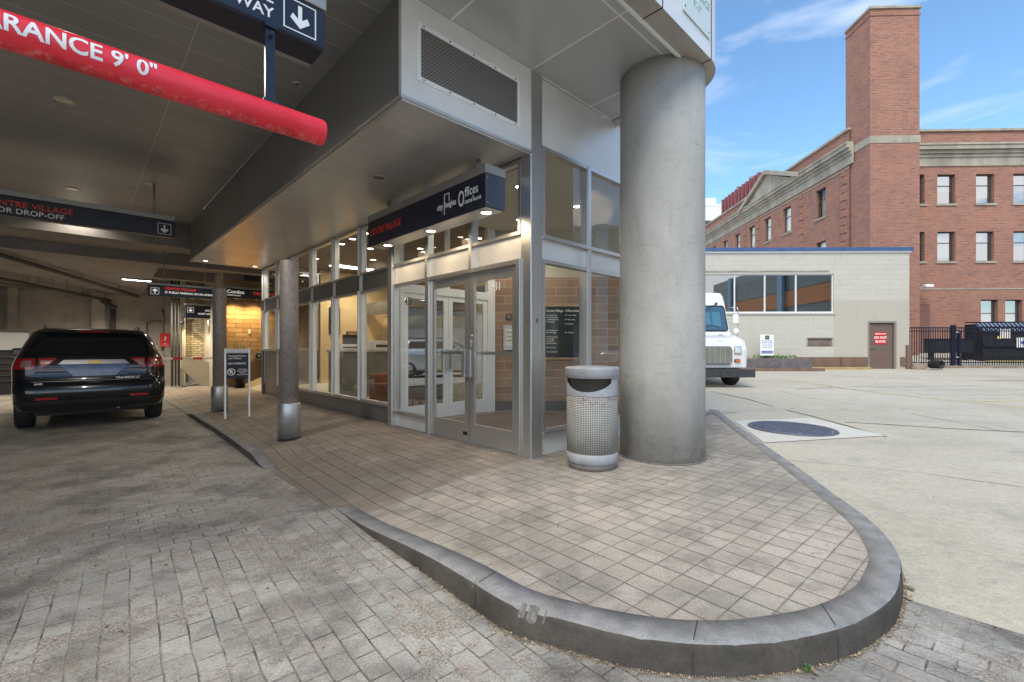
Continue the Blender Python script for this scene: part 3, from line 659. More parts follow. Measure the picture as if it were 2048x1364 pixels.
for v in jv[1:]:
    b = MB(); b.box(-.04, .02, v - .025, v + .025, .34 if v < 8.5 else 1.34, 2.56); b.box(-.04, .02, v - .025, v + .025, 2.88, ZS); b.box(.02, .12, v - .06, v + .06, .34, ZS)
    b.build('mullion', M['frame_white'], BLD)
b = MB(); b.box(-.045, .14, 3.45, 3.6, 0, ZS, .006, 1); b.build('pilaster', M['alu'], BLD)
b = MB(); b.box(-.02, .12, 11.45, 11.6, 0, ZC, .004, 1); b.box(1.7, 6.1, 11.5, 11.6, 0, ZC); b.box(.12, 1.7, 11.5, 11.6, 0, 1.34); b.box(.12, 1.7, 11.5, 11.6, 3.9, ZC); b.build('end_wall', M['alu_dark'], BLD)
window(BLD, 'v', .125, 1.695, 1.34, 3.9, off=11.5, sill=False)
b = MB(); b.box(1.72, 5.88, 11.40, 11.48, 0, 4.03); b.build('interior_wall', M['wall_warm'], BLD)
# entrance doors v .2 - 2.3
b = MB()
b.box(-.045, .10, .171, .235, .0, 2.56); b.box(-.045, .10, 2.27, 2.35, 0, 2.56); b.box(-.04, .10, .235, 2.27, 2.50, 2.558); b.box(-.03, .10, .235, 2.27, .0, .012)
b.build('door_frame', M['alu'], BLD)
def leaf(v0, v1, hinge, parent=BLD, ax='u', off=0, mt='alu', nm='door'):
    st_ = .105; f = MB()
    def bx(p0, p1, q0, q1, r0, r1, m=None, bev=0):
        (m or f).box(*((off + q0, off + q1, p0, p1) if ax == 'u' else (p0, p1, off + q0, off + q1)), r0, r1, bev, 1)
    bx(v0, v0 + st_, 0, .045, .02, 2.49); bx(v1 - st_, v1, 0, .045, .02, 2.49); bx(v0 + st_, v1 - st_, .001, .044, .02, .30); bx(v0 + st_, v1 - st_, .001, .044, 2.36, 2.49)
    D = f.build(nm, M[mt], parent)
    g = MB(); 
    gx = off + .022
    g.face([(gx, v0 + st_, .30), (gx, v1 - st_, .30), (gx, v1 - st_, 2.36), (gx, v0 + st_, 2.36)] if ax == 'u' else [(v0 + st_, gx, .30), (v1 - st_, gx, .30), (v1 - st_, gx, 2.36), (v0 + st_, gx, 2.36)])
    g.build('pane', M['glass' if ax == 'u' else 'glass_dark'], D)
    p = MB(); bx(v0 + .02, v1 - .02, .06, .085, 1.31, 1.355, p); p.build('push_bar', M['alu'], D)
    h = MB(); e = v1 if hinge == 'lo' else v0; s = -1 if hinge == 'lo' else 1
    bx(min(e + s * .012, e + s * .10), max(e + s * .012, e + s * .10), -.07, -.045, .98, 1.38, h, .004); bx(min(e + s * .02, e + s * .045), max(e + s * .02, e + s * .045), -.046, .0, 1.0, 1.36, h)
    h.build('pull_handle', M['steel'], D)
    return D
dr = leaf(.24, 1.248, 'lo'); dl = leaf(1.256, 2.265, 'hi')
b = MB(); b.tube((-.02, 1.20, 1.58), (.0, 1.20, 1.58), .022); b.tube((-.012, 1.20, 1.36), (-.012, 1.20, 1.54), .008); b.build('lock', M['steel'], dr)
b = MB(); b.box(-.006, .0, 1.30, 1.40, .12, .17); b.build('badge', M['black'], dl)
text('431', .20, plain('black_numerals', (.01, .01, .01), .3), BLD, (.015, 3.09, 2.16), -90, name='street_number', sx=.8)
text('431', .17, M['white'], dr, (.012, .79, 2.20), -90, name='street_number', sx=.85)
b = MB(); b.box(.04, .135, -.018, -.0125, 1.70, 1.82); pl = b.build('plaque', M['steel'], BLD); text('8', .08, M['dark_grey'], pl, (.088, -.02, 1.73), 0, 'CENTER')

# vestibule + interior
b = MB(); b.face([(.12, .12, .006), (6, .12, .006), (6, 11.5, .006), (.12, 11.5, .006)]); b.build('floor', M['tile'], BLD)
b = MB(); b.box(.3, 3.2, .35, 3.3, .008, .02); b.build('entrance_mat', M['mat'], BLD)
# beige ceiling in the vestibule, brown further in
b = MB(); b.box(.12, 4.9, .12, 3.58, 4.04, 4.1); b.build('ceiling', M['wall_beige'], BLD)
b = MB(); b.box(.12, 6, 3.62, 11.5, 4.04, 4.1); b.build('ceiling', M['brown_ceiling'], BLD)
b = MB()
for k in range(4): b.box(.16 + k * .09, .20 + k * .09, .25, 1.1, 4.015, 4.039)
b.build('air_grille', M['dark_grey'], BLD)
# brick wall facing the camera across the vestibule (world frame helper)
vb = UV(-.62, 10.25); ve = UV(3.0, 10.25)
def diag(m, x0, x1, y0, y1, z0, z1):   # a box laid square to the world axes, stored in building coords
    ps = [UV(x, y) for x, y in ((x0, y0), (x1, y0), (x1, y1), (x0, y1))]
    m.prism(ps, z0, z1)
BW = T('vestibule_brick_wall', 'tan and mauve brick wall inside the glass vestibule behind the directory board', 'wall', (-.62, 10.2, 0))
b = MB(); b.box(0, 3.8, 0, .2, .22, 3.0); b.build('brickwork', M['brick_vest'], BW)
b = MB(); b.box(0, 3.8, -.02, .2, .0, .22); b.build('skirting', M['alu_dark'], BW)
b = MB(); b.box(0, 3.8, .02, .2, 3.0, 4.04); b.build('plaster_band', M['wall_beige'], BW)
for (x0, x1, nm) in ((2.6, 3.8, 1),):
    pass
# directory board
DB = T('directory_board', 'black directory board with small white names and rounded tan frame on the vestibule brick wall', 'sign', (.68, 10.18, 0))
def rrect(x0, x1, z0, z1, r, n=5):
    P = []
    for cx, cz, a0 in ((x1 - r, z0 + r, -90), (x1 - r, z1 - r, 0), (x0 + r, z1 - r, 90), (x0 + r, z0 + r, 180)):
        for k in range(n + 1): a = R(a0 + 90 * k / n); P.append((cx + r * math.cos(a), cz + r * math.sin(a)))
    return P
b = MB(); b.prism(rrect(-.02, .95, 1.16, 2.38, .1), -.05, 0, 'y'); b.build('frame', M['tan_frame'], DB)
b = MB(); b.prism(rrect(.02, .91, 1.20, 2.34, .08), -.058, -.0505, 'y'); b.build('board', M['board'], DB)
text('Centre Village · Office Suites', .075, M['white'], DB, (.465, -.0605, 2.22), 0, 'CENTER', bold=.001, sx=.86)
rows_l = ['101 Suite list A', '102 Lobby office', '110 Management', '120 Leasing', '', '', '', '201 Dental care', '205 Law office', '', '210 Accounting', '212 Design', '215 Studio', '220 Consulting', '', '301 Insurance', '', '310 Conference']
for i, s_ in enumerate(rows_l):
    if s_: text(s_, .038, M['white'], DB, (.09, -.0605, 2.13 - i * .048), 0, bold=.0005)
for i, s_ in ((0, '401 Travel office'), (2, '405 Mail room'), (4, '410 Security'), (8, '501 Training')): text(s_, .038, M['white'], DB, (.50, -.0605, 2.13 - i * .048), 0, bold=.0005)
NB = T('notice_frame', 'silver framed paper notice hanging on the vestibule brick wall', 'notice', (-.20, 10.18, 0))
b = MB(); b.box(0, .42, -.03, 0, 1.36, 1.92, .008, 1); b.build('frame', M['steel'], NB)
b = MB(); b.box(.06, .36, -.035, -.0305, 1.46, 1.84); b.build('notice', M['paper'], NB)
for i, s_ in enumerate(('Notice', 'Hours of', 'entry')): text(s_, .07, M['dark_grey'], NB, (.08, -.0365, 1.74 - i * .09), 0)
b = T('wall_plaque', 'small black plaque with two white lines above the framed notice', 'sign', (-.14, 10.18, 2.06)); mm = MB(); mm.box(0, .27, -.012, 0, 0, .1); mm.build('plate', M['black'], b)
text('PLEASE USE', .035, M['white'], b, (.02, -.014, .055)); text('OTHER DOOR', .035, M['white'], b, (.02, -.014, .012))
# inner white doors (v = 3.6)
b = MB()
for u0, u1 in ((.14, .26), (2.34, 2.55)): b.box(u0, u1, 3.55, 3.65, 0, 4.04)
b.box(.26, 2.34, 3.55, 3.65, 2.46, 2.62); b.box(1.25, 1.33, 3.56, 3.64, 2.62, 4.04)
IF = b.build('inner_door_frame', M['frame_white'], BLD)
g = MB(); g.face([(.26, 3.6, 2.62), (1.25, 3.6, 2.62), (1.25, 3.6, 4.04), (.26, 3.6, 4.04)]); g.face([(1.33, 3.6, 2.62), (2.34, 3.6, 2.62), (2.34, 3.6, 4.04), (1.33, 3.6, 4.04)]); g.build('pane', M['glass'], IF)
leaf(.265, 1.295, 'lo', ax='v', off=3.575, mt='frame_white', nm='inner_door'); leaf(1.305, 2.335, 'hi', ax='v', off=3.575, mt='frame_white', nm='inner_door')
# office rooms
b = MB(); b.box(5.9, 6, 3.6, 11.5, 0, 4.04); b.box(2.55, 5.9, 3.66, 3.76, 0, 4.04); b.build('interior_wall', M['wall_warm'], BLD)
b = MB(); b.box(4.1, 5.9, 8.6, 8.7, 0, 2.5); b.box(4.0, 4.1, 8.6, 11.4, 0, 2.5); b.build('interior_partition', M['wall_warm'], BLD)
b = MB(); b.box(3.2, 3.3, 3.76, 11.4, 2.56, 2.98); b.build('interior_header', M['alu_dark'], BLD)
for (v0, v1) in ((5.0, 5.9), (7.0, 7.9), (9.2, 10.1)):
    b = MB(); b.box(5.86, 5.9 - .001, v0, v1, 0, 2.3); b.build('interior_door', M['wood'], BLD)
# warm brick feature and opaque lot-side end
b = MB(); b.box(4.9, 5.0, .03, 3.6, 0, ZC - .004); b.build('side_wall', M['alu_panel'], BLD)
b = MB(); b.box(5.0, 6.1, 3.5, 3.6, 0, ZC); b.box(6.0, 6.1, 3.6, 11.6, 0, ZC); b.build('side_wall', M['block'], BLD)
b = MB(); b.box(2.1, 5.0, -.02, 3.6, ZC + .0, ZC + .25); b.box(2.1, 6.1, 3.6, 11.6, ZC, ZC + .25); b.build('roof', M['fascia'], BLD)

# bulkhead over the walk
b = MB()
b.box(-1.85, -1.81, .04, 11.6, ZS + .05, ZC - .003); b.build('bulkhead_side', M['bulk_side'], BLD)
b = MB(); b.box(-1.85, -.013, -.012, .04, ZS + .05, ZC - .003); BV = b.build('bulkhead_front', M['alu_panel'], BLD)
b = MB(); b.box(-1.85, -.013, 11.56, 11.6, ZS + .05, ZC - .003); b.build('bulkhead_end', M['bulk_side'], BLD)
b = MB(); b.box(-1.79, -.013, .06, 11.54, ZS + .022, ZS + .03); b.build('bulkhead_soffit', M['soffit'], BLD)
b = MB()
b.box(-1.862, -1.79, -.024, 11.61, ZS + .02, ZS + .05); b.box(-1.79, -.013, -.024, .06, ZS + .02, ZS + .05); b.box(-1.84, -1.795, 0, 11.6, ZS, ZS + .02); b.box(-1.795, -.013, 0, .045, ZS, ZS + .02); b.box(-1.79, -.013, 11.54, 11.61, ZS + .02, ZS + .05)
b.build('edge_trim', M['alu'], BLD)
def mesh_mat():
    t = NT('expanded_mesh'); v = t.map(t.uv(), (1, 1, 1))
    b = t.n('ShaderNodeTexBrick'); b.offset = .5
    for k, x in (('Scale', 1), ('Mortar Size', .0058), ('Mortar Smooth', .3), ('Brick Width', .040), ('Row Height', .021)): b.inputs[k].default_value = x
    b.inputs['Color1'].default_value = (.02, .02, .02, 1); b.inputs['Color2'].default_value = (.03, .03, .03, 1); b.inputs['Mortar'].default_value = (.27, .26, .25, 1)
    t.l(v, b.inputs[0]); t.set(c=b.outputs[0], r=.45, m=.3); t.bump(b.outputs[1], .6, .006); return t.m
b = MB(); x0, x1, z0, z1 = -1.68, -.22, 4.11, 4.70
for a in ((x0, x1, z0, z0 + .045), (x0, x1, z1 - .045, z1), (x0, x0 + .045, z0 + .045, z1 - .045), (x1 - .045, x1, z0 + .045, z1 - .045)): b.box(a[0], a[1], -.026, -.0125, a[2], a[3])
VG = b.build('vent_grille', M['frame_white'], BLD)
b = MB(); b.box(x0 + .045, x1 - .045, -.018, -.0125, z0 + .045, z1 - .045); b.build('mesh', mesh_mat(), VG)
b = MB()
for k in range(5):
    for z in (z0 + .022, z1 - .022): xx = x0 + .08 + k * (x1 - x0 - .16) / 4; b.tube((xx, -.03, z), (xx, -.026, z), .009, seg=8)
b.build('screws', M['black'], VG)

# canopy soffit (front) and drive ceiling : one plane, with the rounded corner round the column
cu, cv, cr = 1.384, -1.044, .64
VI = -1.43
arc = lambda r, a0, a1, n: [(cu + r * math.cos(R(a0 + (a1 - a0) * k / n)), cv + r * math.sin(R(a0 + (a1 - a0) * k / n))) for k in range(n + 1)]
b = MB(); b.prism([(-1.81, VI), *arc(cv - VI + 0.0, -90, 0, 10), (cu + cv - VI, 0.03), (-1.81, .03)], ZC, ZC + .03); b.build('canopy_soffit', M['canopy'], BLD)
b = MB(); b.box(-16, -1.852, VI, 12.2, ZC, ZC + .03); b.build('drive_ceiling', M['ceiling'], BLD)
b = MB()   # outer underside strip
so_ = [(-16, -1.685), *arc(cr, -90, 0, 16), (cu + cr, .0)]
inner = [(-16, VI - .035), *arc(-(VI - .035) + cv, -90, 0, 16), (cu - (VI - .035) + cv, .0)]
for k in range(len(so_) - 1):
    for (P, z) in ((0, 0),): b.face([(*so_[k], ZC - .03), (*so_[k + 1], ZC - .03), (*inner[k + 1], ZC - .03), (*inner[k], ZC - .03)])
    b.face([(*inner[k], ZC - .03), (*inner[k + 1], ZC - .03), (*inner[k + 1], ZC + .002), (*inner[k], ZC + .002)])
b.build('canopy_edge_underside', M['fascia_under'], BLD)
b = MB()
tr = [(-16, VI - .0), (cu, VI)]
b.box(-16, cu - .05, VI - .034, VI - .02, ZC - .055, ZC); b.box(-16, cu - .05, VI - .012, VI + .004, ZC - .045, ZC)
b.build('soffit_trim', M['frame_white'], BLD)
b = MB(); ft = 8.2
F_ = [(-16, -1.69), *arc(cr + .005, -90, 0, 16), (cu + cr + .005, 0.0)]
for k in range(len(F_) - 1):
    b.face([(*F_[k], ZC - .031), (*F_[k + 1], ZC - .031), (*F_[k + 1], ft), (*F_[k], ft)])
b.face([(cu + cr + .005, 0, ZC + .25), (cu + cr + .005, 12, ZC + .25), (cu + cr + .005, 12, ft), (cu + cr + .005, 0, ft)])
b.face([(*p, ft) for p in F_] + [(cu + cr + .005, 22, ft), (-16, 22, ft)])
b.build('canopy_fascia', M['fascia'], BLD, smooth=False)
b = MB()
for u in (-11, -8.2, -5.4, -2.6, .18): b.box(u, u + .012, -1.694, -1.6895, ZC - .034, ft); b.box(u, u + .012, -1.69, VI - .036, ZC - .034, ZC - .0295)
a = arc(cr + .002, -90, -90, 1)[0]; b.box(cu - .006, cu + .006, -1.694, -1.686, ZC - .034, ft); b.box(cu - .006, cu + .006, -1.684, VI - .036, ZC - .034, ZC - .0295)
b.build('panel_joints', M['black'], BLD)
CS = TU('clearance_sign', 'pale green clearance panel fixed to the white canopy fascia above the round column', 'sign', (0, 0, 0))
b = MB(); b.box(.62, 1.32, -1.705, -1.695, 5.10, 6.6, .002, 1); b.build('panel', surf('frosted_panel', (.62, .70, .68), .25, 0, .05, 2), CS)
b = MB()
for x_ in (.66, 1.28):
    for z_ in (5.16, 5.6, 6.1, 6.54): b.tube((x_, -1.709, z_), (x_, -1.705, z_), .01, seg=8)
b.build('screws', M['black'], CS)
fm = plain('faded_green_letters', (.33, .45, .44), .5)
text('CLEARANCE', .115, fm, CS, (.97, -1.707, 5.42), 0, 'CENTER', name='lettering'); text("9'-0\"", .115, fm, CS, (.97, -1.707, 5.27), 0, 'CENTER', name='lettering')

# round concrete column
CC = TU('concrete_column', 'massive round cast concrete column at the corner of the canopy beside the litter bin', 'column', (cu, cv, 0))
b = MB(); b.lathe([(.53, 0), (.531, 1.2), (.53, 2.4), (.529, 3.7), (.53, ZC - .001)], seg=72); b.build('shaft', M['column'], CC)
b = MB(); b.lathe([(.545, 0), (.538, .012), (.53, .016)], seg=72); b.build('grout_ring', M['chip'], CC)

# parking structure behind
PG = TU('parking_structure', 'dim cast concrete wall and beams at the far end of the covered drive', 'wall', (0, 0, 0))
b = MB()
b.box(-16, -.95, 21.0, 21.3, -.15, 4.3); b.box(-16.2, -16, -1.3, 21.3, -.15, 5); b.box(-.32, .35, 15.25, 22, -.15, 4.3); b.box(-1.0, 9, 22.0, 22.3, -.15, 4.35)  # the side wall out of view at left is added to block light
b.build('concrete_wall', M['gar_conc'], PG)
for u0, u1 in ((-6.0, -5.75), (-3.75, -3.35), (-12, -11.6), (-1.4, -.95)): b = MB(); b.box(u0, u1, 20.75, 21, -.15, 3.7); b.build('pilaster', M['gar_conc'], PG)
b = MB(); b.box(-16, 9, 12.2, 22.5, 4.3, 4.6); b.build('ceiling_slab', M['gar_ceil'], PG)
b = MB(); b.box(-16, 9, 12.0, 12.2, 4.3, ZC + .5); b.build('beam', M['gar_ceil'], PG)
b = MB(); b.box(-1.87, 9, 11.615, 12.0, 4.24, ZC + .5); b.build('beam', M['gar_ceil'], PG)
for v0 in (13.2, 16.6): b = MB(); b.box(-16, 9, v0, v0 + .45, 3.95, 4.301); b.build('beam', M['gar_ceil'], PG)
b = MB(); b.prism([(12.2, 4.3), (21, 3.62), (21, 4.32), (12.2, 4.32)], -16, -2.2, 'x'); b.build('sloping_slab', M['gar_ceil'], PG)
for k, pts in enumerate(([(-16, 13.4, 4.1), (-6.5, 13.6, 4.1), (-2.4, 19.6, 3.5)], [(-16, 14.6, 3.9), (-8.6, 14.8, 3.9), (-3.2, 20.6, 3.35)], [(-9.5, 15.6, 3.75), (-5.6, 18.2, 3.5), (-4.2, 18.3, 3.4)])):
    P_ = TU('pipe', ['thick pipe hung under the concrete ceiling nearest the drive', 'long grey pipe sloping under the garage ceiling above the black car', 'thin conduit sagging below the garage ceiling pipes'][k], 'pipe', (0, 0, 0), 'pipes under the garage ceiling')
    b = MB(); b.path(pts, [.065, .055, .016][k], 10); b.build('run', M['pipe'], P_)
    b = MB()
    for (p, q) in zip(pts, pts[1:]):
        for t in (.1, .35, .6, .85): c = [p[i] + (q[i] - p[i]) * t for i in range(3)]; b.tube((c[0], c[1], c[2]), (c[0], c[1], 4.3), .01, seg=6)
    b.build('hanger', M['pipe'], P_)
P_ = TU('drain_pipe', 'dark vertical drain pipe with an elbow on the back concrete wall', 'pipe', (-3.1, 20.7, 0)); b = MB(); b.path([(0, 0, -.1), (0, 0, 3.1), (-.35, 0, 3.35)], .09, 12); b.build('run', M['pipe'], P_)
b = MB(); b.tube((0, 0, 3.0), (0, 0, 3.16), .13); b.tube((0, 0, 1.4), (0, 0, 1.5), .12); b.build('collar', M['pipe'], P_)
# warm brick walls
WB = TU('warm_brick_wall', 'tan block wall glowing under the hanging sign at the end of the walk', 'wall', (0, 0, 0))
b = MB(); b.box(-.36, 3.2, 14.95, 15.2, .95, 3.9); b.build('blockwork', M['brick_warm'], WB)
b = MB(); b.box(-.36, 3.2, 14.93, 15.2, -.15, .95); b.build('base', surf('brown_base', (.16, .10, .07), .7, 0, .2, 2), WB)
b = MB(); b.box(.42, .50, 14.93, 14.949, 1.95, 2.10); b.build('switch', M['paper'], WB)
CB = TU('cream_brick_wall', 'cream brick wall in the lit recess beyond the barrier gate', 'wall', (0, 0, 0))
b = MB(); b.box(-1.0, 2.5, 18.6, 18.9, .6, 4.2); b.build('brickwork', M['brick_cream'], CB)
b = MB(); b.box(-1.12, -1.0, 18.4, 18.9, -.1, 4.2); b.build('edge_post', M['wall_beige'], CB)
RW = TU('ramp_wall', 'low pale concrete ramp wall below the barrier gate', 'wall', (0, 0, 0))
b = MB(); b.prism([(-1.25, 1.0), (-1.25, .65), (-.6, -.10), (2.5, -.10), (2.5, .45)], 17.6, 17.8, 'y'); b.build('panel', surf('pale_ramp_concrete', (.52, .47, .36), .8, 0, .1, 2), RW)
LW = TU('low_panel_wall', 'low grey panelled wall with a dark opening behind the black car', 'wall', (0, 0, 0))
b = MB(); b.box(-8.5, -5.35, 18.6, 18.75, 1.35, 1.95); b.box(-8.5, -6.35, 18.6, 18.75, -.15, 1.35); b.box(-5.55, -5.35, 18.6, 18.75, -.15, 1.35); b.build('panel', surf('grey_laminate', (.33, .34, .34), .4, 0, .05, 1), LW)
b = MB(); b.box(-8.52, -5.33, 18.58, 18.77, 1.95, 2.0); b.box(-6.36, -6.34, 18.585, 18.6, 1.35, 1.95); b.build('trim', M['dark_grey'], LW)
b = MB(); b.box(-6.35, -5.55, 18.66, 18.74, -.15, 1.35); b.build('opening', M['black'], LW)
for k in range(5):
    b = MB(); b.box(-6.33, -5.57, 18.62, 18.655, .3 + k * .2, .32 + k * .2); b.build('louvre', M['dark_grey'], LW)

# ================================================================== SIGNS
def arrow(parent, x, y, z, s, up=False, mt='white', rz=0):
    """white arrow in a white outline square; x,z lower-left corner on a face at local y"""
    b = MB(); t = s * .035; e = .003
    for a in ((x, x + s, z, z + t), (x, x + s, z + s - t, z + s), (x, x + t, z + t, z + s - t), (x + s - t, x + s, z + t, z + s - t)): b.box(a[0], a[1], y - e, y, a[2], a[3])
    cx = x + s / 2; k = -1 if up else 1; zz = lambda q: z + (q if not up else s - q)
    P = [(-.06, .86), (.06, .86), (.06, .42), (.22, .56), (.30, .40), (0, .14), (-.30, .40), (-.22, .56), (-.06, .42)]
    pts = [(cx + p * s, zz(q * s)) for p, q in P]
    b.prism(pts, y - e, y, 'y'); return b.build('arrow', M[mt], parent)
def signbox(S, x0, x1, y0, y1, z0, z1, rail, railz=0, mt='navy'):
    b = MB(); b.box(x0, x1, y0, y1, z0, z1, .012, 1); b.build('sign_box', M[mt], S)
    b = MB(); b.box(x0 - .004, x1 + .004, y0 - .006, y1 + .006, z1 + .001, z1 + rail, .004, 1); b.build('top_rail', M['sign_grey'], S)
OW = TU('hanging_sign', 'dark blue one way sign with a boxed down arrow hung above the red clearance bar', 'sign', (0, -1.17, 0))
signbox(OW, -7.2, -3.045, 0, .21, 3.23, 3.475, .10)
b = MB(); b.box(-7.2, -3.06, .21, .255, 3.238, 3.30); b.build('back_rail', M['sign_grey'], OW)
arrow(OW, -3.288, -.001, 3.265, .184)
text('ONE', .085, M['white'], OW, (-3.34, -.0015, 3.365), 0, 'RIGHT', bold=.0012); text('WAY', .085, M['white'], OW, (-3.34, -.0015, 3.278), 0, 'RIGHT', bold=.0012)
for x in (-6.6,): b = MB(); b.box(x, x + .05, .08, .13, 3.57, ZC); b.build('hanger', M['navy'], OW)
b = MB(); b.box(-3.5, -3.45, .08, .13, 3.57, ZC); b.build('hanger', M['navy'], OW)
BAR = TU('clearance_bar', 'worn red clearance bar with white lettering hung across the driveway', 'clearance bar', (0, -1.17, 2.718))
b = MB(); b.tube((-9, 0, 0), (-3.075, 0, 0), .075, seg=40, caps=False)
b.lathe([(.001, 0)] + [(.001, 0)], seg=3) if False else None
b.tube((-3.075, 0, 0), (-3.06, 0, 0), .075, .068, seg=40)
bo = b.build('bar', M['red_bar'], BAR)
me = text('CLEARANCE 9\' 0"', .103, M['white'], BAR, (0, 0, 0), 0, 'RIGHT', bold=.0022, ext=0, sx=.90)
_bm = bmesh.new(); _bm.from_mesh(me.data); bmesh.ops.triangulate(_bm, faces=_bm.faces)
for _ in range(3): bmesh.ops.subdivide_edges(_bm, edges=[e for e in _bm.edges if e.calc_length() > .012], cuts=1); bmesh.ops.triangulate(_bm, faces=_bm.faces)
_bm.to_mesh(me.data); _bm.free()
for vtx in me.data.vertices:
    h = vtx.co.z - .037 + .006; a = h / .0765 ; vtx.co = Vector((vtx.co.x - 3.87, -.0765 * math.cos(a), .0765 * math.sin(a)))
b = MB(); b.box(-3.385, -3.335, -.012, .012, .07, .53); b.box(-3.39, -3.33, -.03, .03, .49, .512); b.box(-3.378, -3.342, .012, .03, .07, .5); b.tube((-3.36, -.05, .45), (-3.36, .05, .45), .012); b.box(-3.40, -3.32, -.035, .035, .066, .082)
b.build('hanger', M['navy'], BAR)
VS = TU('hanging_sign', 'black visitor drop-off sign with a red heading hung above the black car', 'sign', (0, 8.38, 0))
signbox(VS, -6.2, -2.6, 0, .2, 3.84, 4.20, .10)
arrow(VS, -2.90, -.001, 3.885, .235)
text('CENTRE VILLAGE', .15, M['red_text'], VS, (-4.21, -.0015, 4.01), 0, 'RIGHT', bold=.001); text('VISITOR DROP-OFF', .135, M['white'], VS, (-4.33, -.0015, 3.885), 0, 'RIGHT', bold=.001)
for x in (-5.6, -2.95): b = MB(); b.tube((x, .1, 4.3), (x, .1, ZC), .022, seg=10); b.build('hanger', M['sign_grey'], VS)
ES = TU('entrance_sign', 'long black entrance sign with lamps beneath hung in front of the glass doors', 'sign', (-.5, 0, 0))
b = MB(); b.box(0, .33, .30, 3.45, 3.165, 3.585, .006, 1); b.build('sign_box', M['navy'], ES)
b = MB(); b.box(-.006, .336, .292, 3.455, 3.587, 3.70, .004, 1); b.build('top_rail', M['sign_grey'], ES)
b = MB(); b.box(.02, .31, .32, 3.43, 3.160, 3.1645); b.build('underside', M['alu'], ES)
b = MB(); b.box(.0, .33, .297, .299, 3.17, 3.58); b.box(.055, .06, .2945, .2968, 3.17, 3.58); b.build('end_cap', surf('end_cap', (.07, .085, .12), .35, .2), ES)
b = MB(); 
for z in (3.22, 3.53): b = MB(); b.tube((.03, .293, z), (.03, .297, z), .008, seg=8); b.build('screw', M['alu'], ES)
X = -.0015
text('CENTRE VILLAGE', .155, M['red_text'], ES, (X, 3.36, 3.335), -90, bold=.001, sx=.86)
text('city', .11, M['white'], ES, (X, 1.345, 3.33), -90, bold=.0015, sx=.86); text('heights', .11, M['white'], ES, (X, 1.155, 3.33), -90, bold=.0015, sx=.8)
b = MB(); 
for a in ((1.165, 1.178, 3.24, 3.52), (1.055, 1.068, 3.41, 3.52), (1.055, 1.178, 3.508, 3.52)): b.box(-.003, 0, *a)
b.build('logo_outline', M['white'], ES)
text('O', .30, M['white'], ES, (X, .86, 3.27), -90, bold=.002, sx=.55); text('ffices', .17, M['white'], ES, (X, .715, 3.38), -90, bold=.001, sx=.80)
text('at', .04, M['white'], ES, (X, .56, 3.335), -90); text('CENTRE VILLAGE', .056, M['white'], ES, (X, .72, 3.285), -90, bold=.0006, sx=.78)
for v in (.62, 3.0): b = MB(); b.tube((.15, v, 3.70), (.15, v, ZS + .022), .03, seg=12); b.build('hanger', M['alu'], ES)
def spot(parent, loc, e, size=R(110), colr=(1, .82, .58), r=.04):
    ld = bpy.data.lights.new('bulb', 'SPOT'); ld.energy = e; ld.spot_size = size; ld.spot_blend = .6; ld.color = colr; ld.shadow_soft_size = r
    o = bpy.data.objects.new('bulb', ld); col.objects.link(o); o.parent = parent; o.location = loc; return o
def can_lamp(parent, x, y, z, on='lamp_on', r=.075, name='lamp'):
    b = MB(); b.lathe([(r + .022, z + .006), (r + .024, z - .004), (r, z - .012), (r - .012, z - .002)], x, y, 24); f = b.build(name, M['lamp_ring'], parent)
    b = MB(); b.lathe([(r - .004, z - .004), (r * .5, z - .0045), (.001, z - .005)], x, y, 20); g = b.build('lens', M[on], f); return f
for v in (.48, 1.75, 3.05): can_lamp(ES, .165, v, 3.158); spot(ES, (.165, v, 3.10), 13, R(165), (1, .76, .46), .12)
PS = TU('hanging_sign', 'public parking sign with two boxed up arrows hung at the end of the drive ceiling', 'sign', (0, 12.7, 0))
signbox(PS, -2.68, -.82, 0, .15, 2.93, 3.25, .06)
arrow(PS, -2.62, -.001, 2.98, .19, True, 'white_glow'); arrow(PS, -1.04, -.001, 3.07, .17, True, 'white_glow')
text('CENTRE VILLAGE', .10, M['red_glow'], PS, (-2.30, -.0015, 3.14), bold=.001); text('Ⓟ PUBLIC PARKING ON 5th AVENUE S', .083, M['white_glow'], PS, (-2.30, -.0015, 3.03), bold=.0012, sx=.92)
for x in (-2.3, -1.3): b = MB(); b.tube((x, .07, 3.31), (x, .07, 4.3), .015, seg=8); b.build('hanger', M['sign_grey'], PS)
CSn = TU('hanging_sign', 'black condos sign with red heading and two small lamps by the warm brick wall', 'sign', (0, 14.45, 0))
signbox(CSn, -.46, 2.6, 0, .25, 3.2, 3.53, .08)
text('Condos', .17, M['white_glow'], CSn, (-.36, -.0015, 3.36), bold=.002); text('CENTRE VILLAGE', .055, M['white_glow'], CSn, (-.36, -.0015, 3.27), bold=.001); text('CENTRE VILLAGE', .14, M['red_glow'], CSn, (.46, -.0015, 3.36), bold=.001)
for x in (-.03, .62, 1.3): can_lamp(CSn, x, .13, 3.195, r=.05)
spot(CSn, (-.03, .14, 3.15), 85, R(140), (1, .66, .28), .14); spot(CSn, (.62, .14, 3.15), 85, R(140), (1, .66, .28), .14)
for x in (.1, 2.0): b = MB(); b.tube((x, .1, 3.61), (x, .1, 4.3), .02, seg=8); b.build('hanger', M['sign_grey'], CSn)
HS = TU('hanging_sign', 'black hotel guest parking sign with a down arrow above the barrier gate', 'sign', (0, 17.4, 0))
signbox(HS, -1.14, 1.2, 0, .3, 2.60, 3.08, .08)
arrow(HS, -1.08, -.001, 2.80, .21, False, 'white_glow')
text('HYATT PLACE', .115, M['white_glow'], HS, (-.50, -.0015, 2.86), bold=.001); text('GUEST AND Ⓟ PUBLIC PARKING', .085, M['white_glow'], HS, (-.74, -.0015, 2.74), bold=.0012)
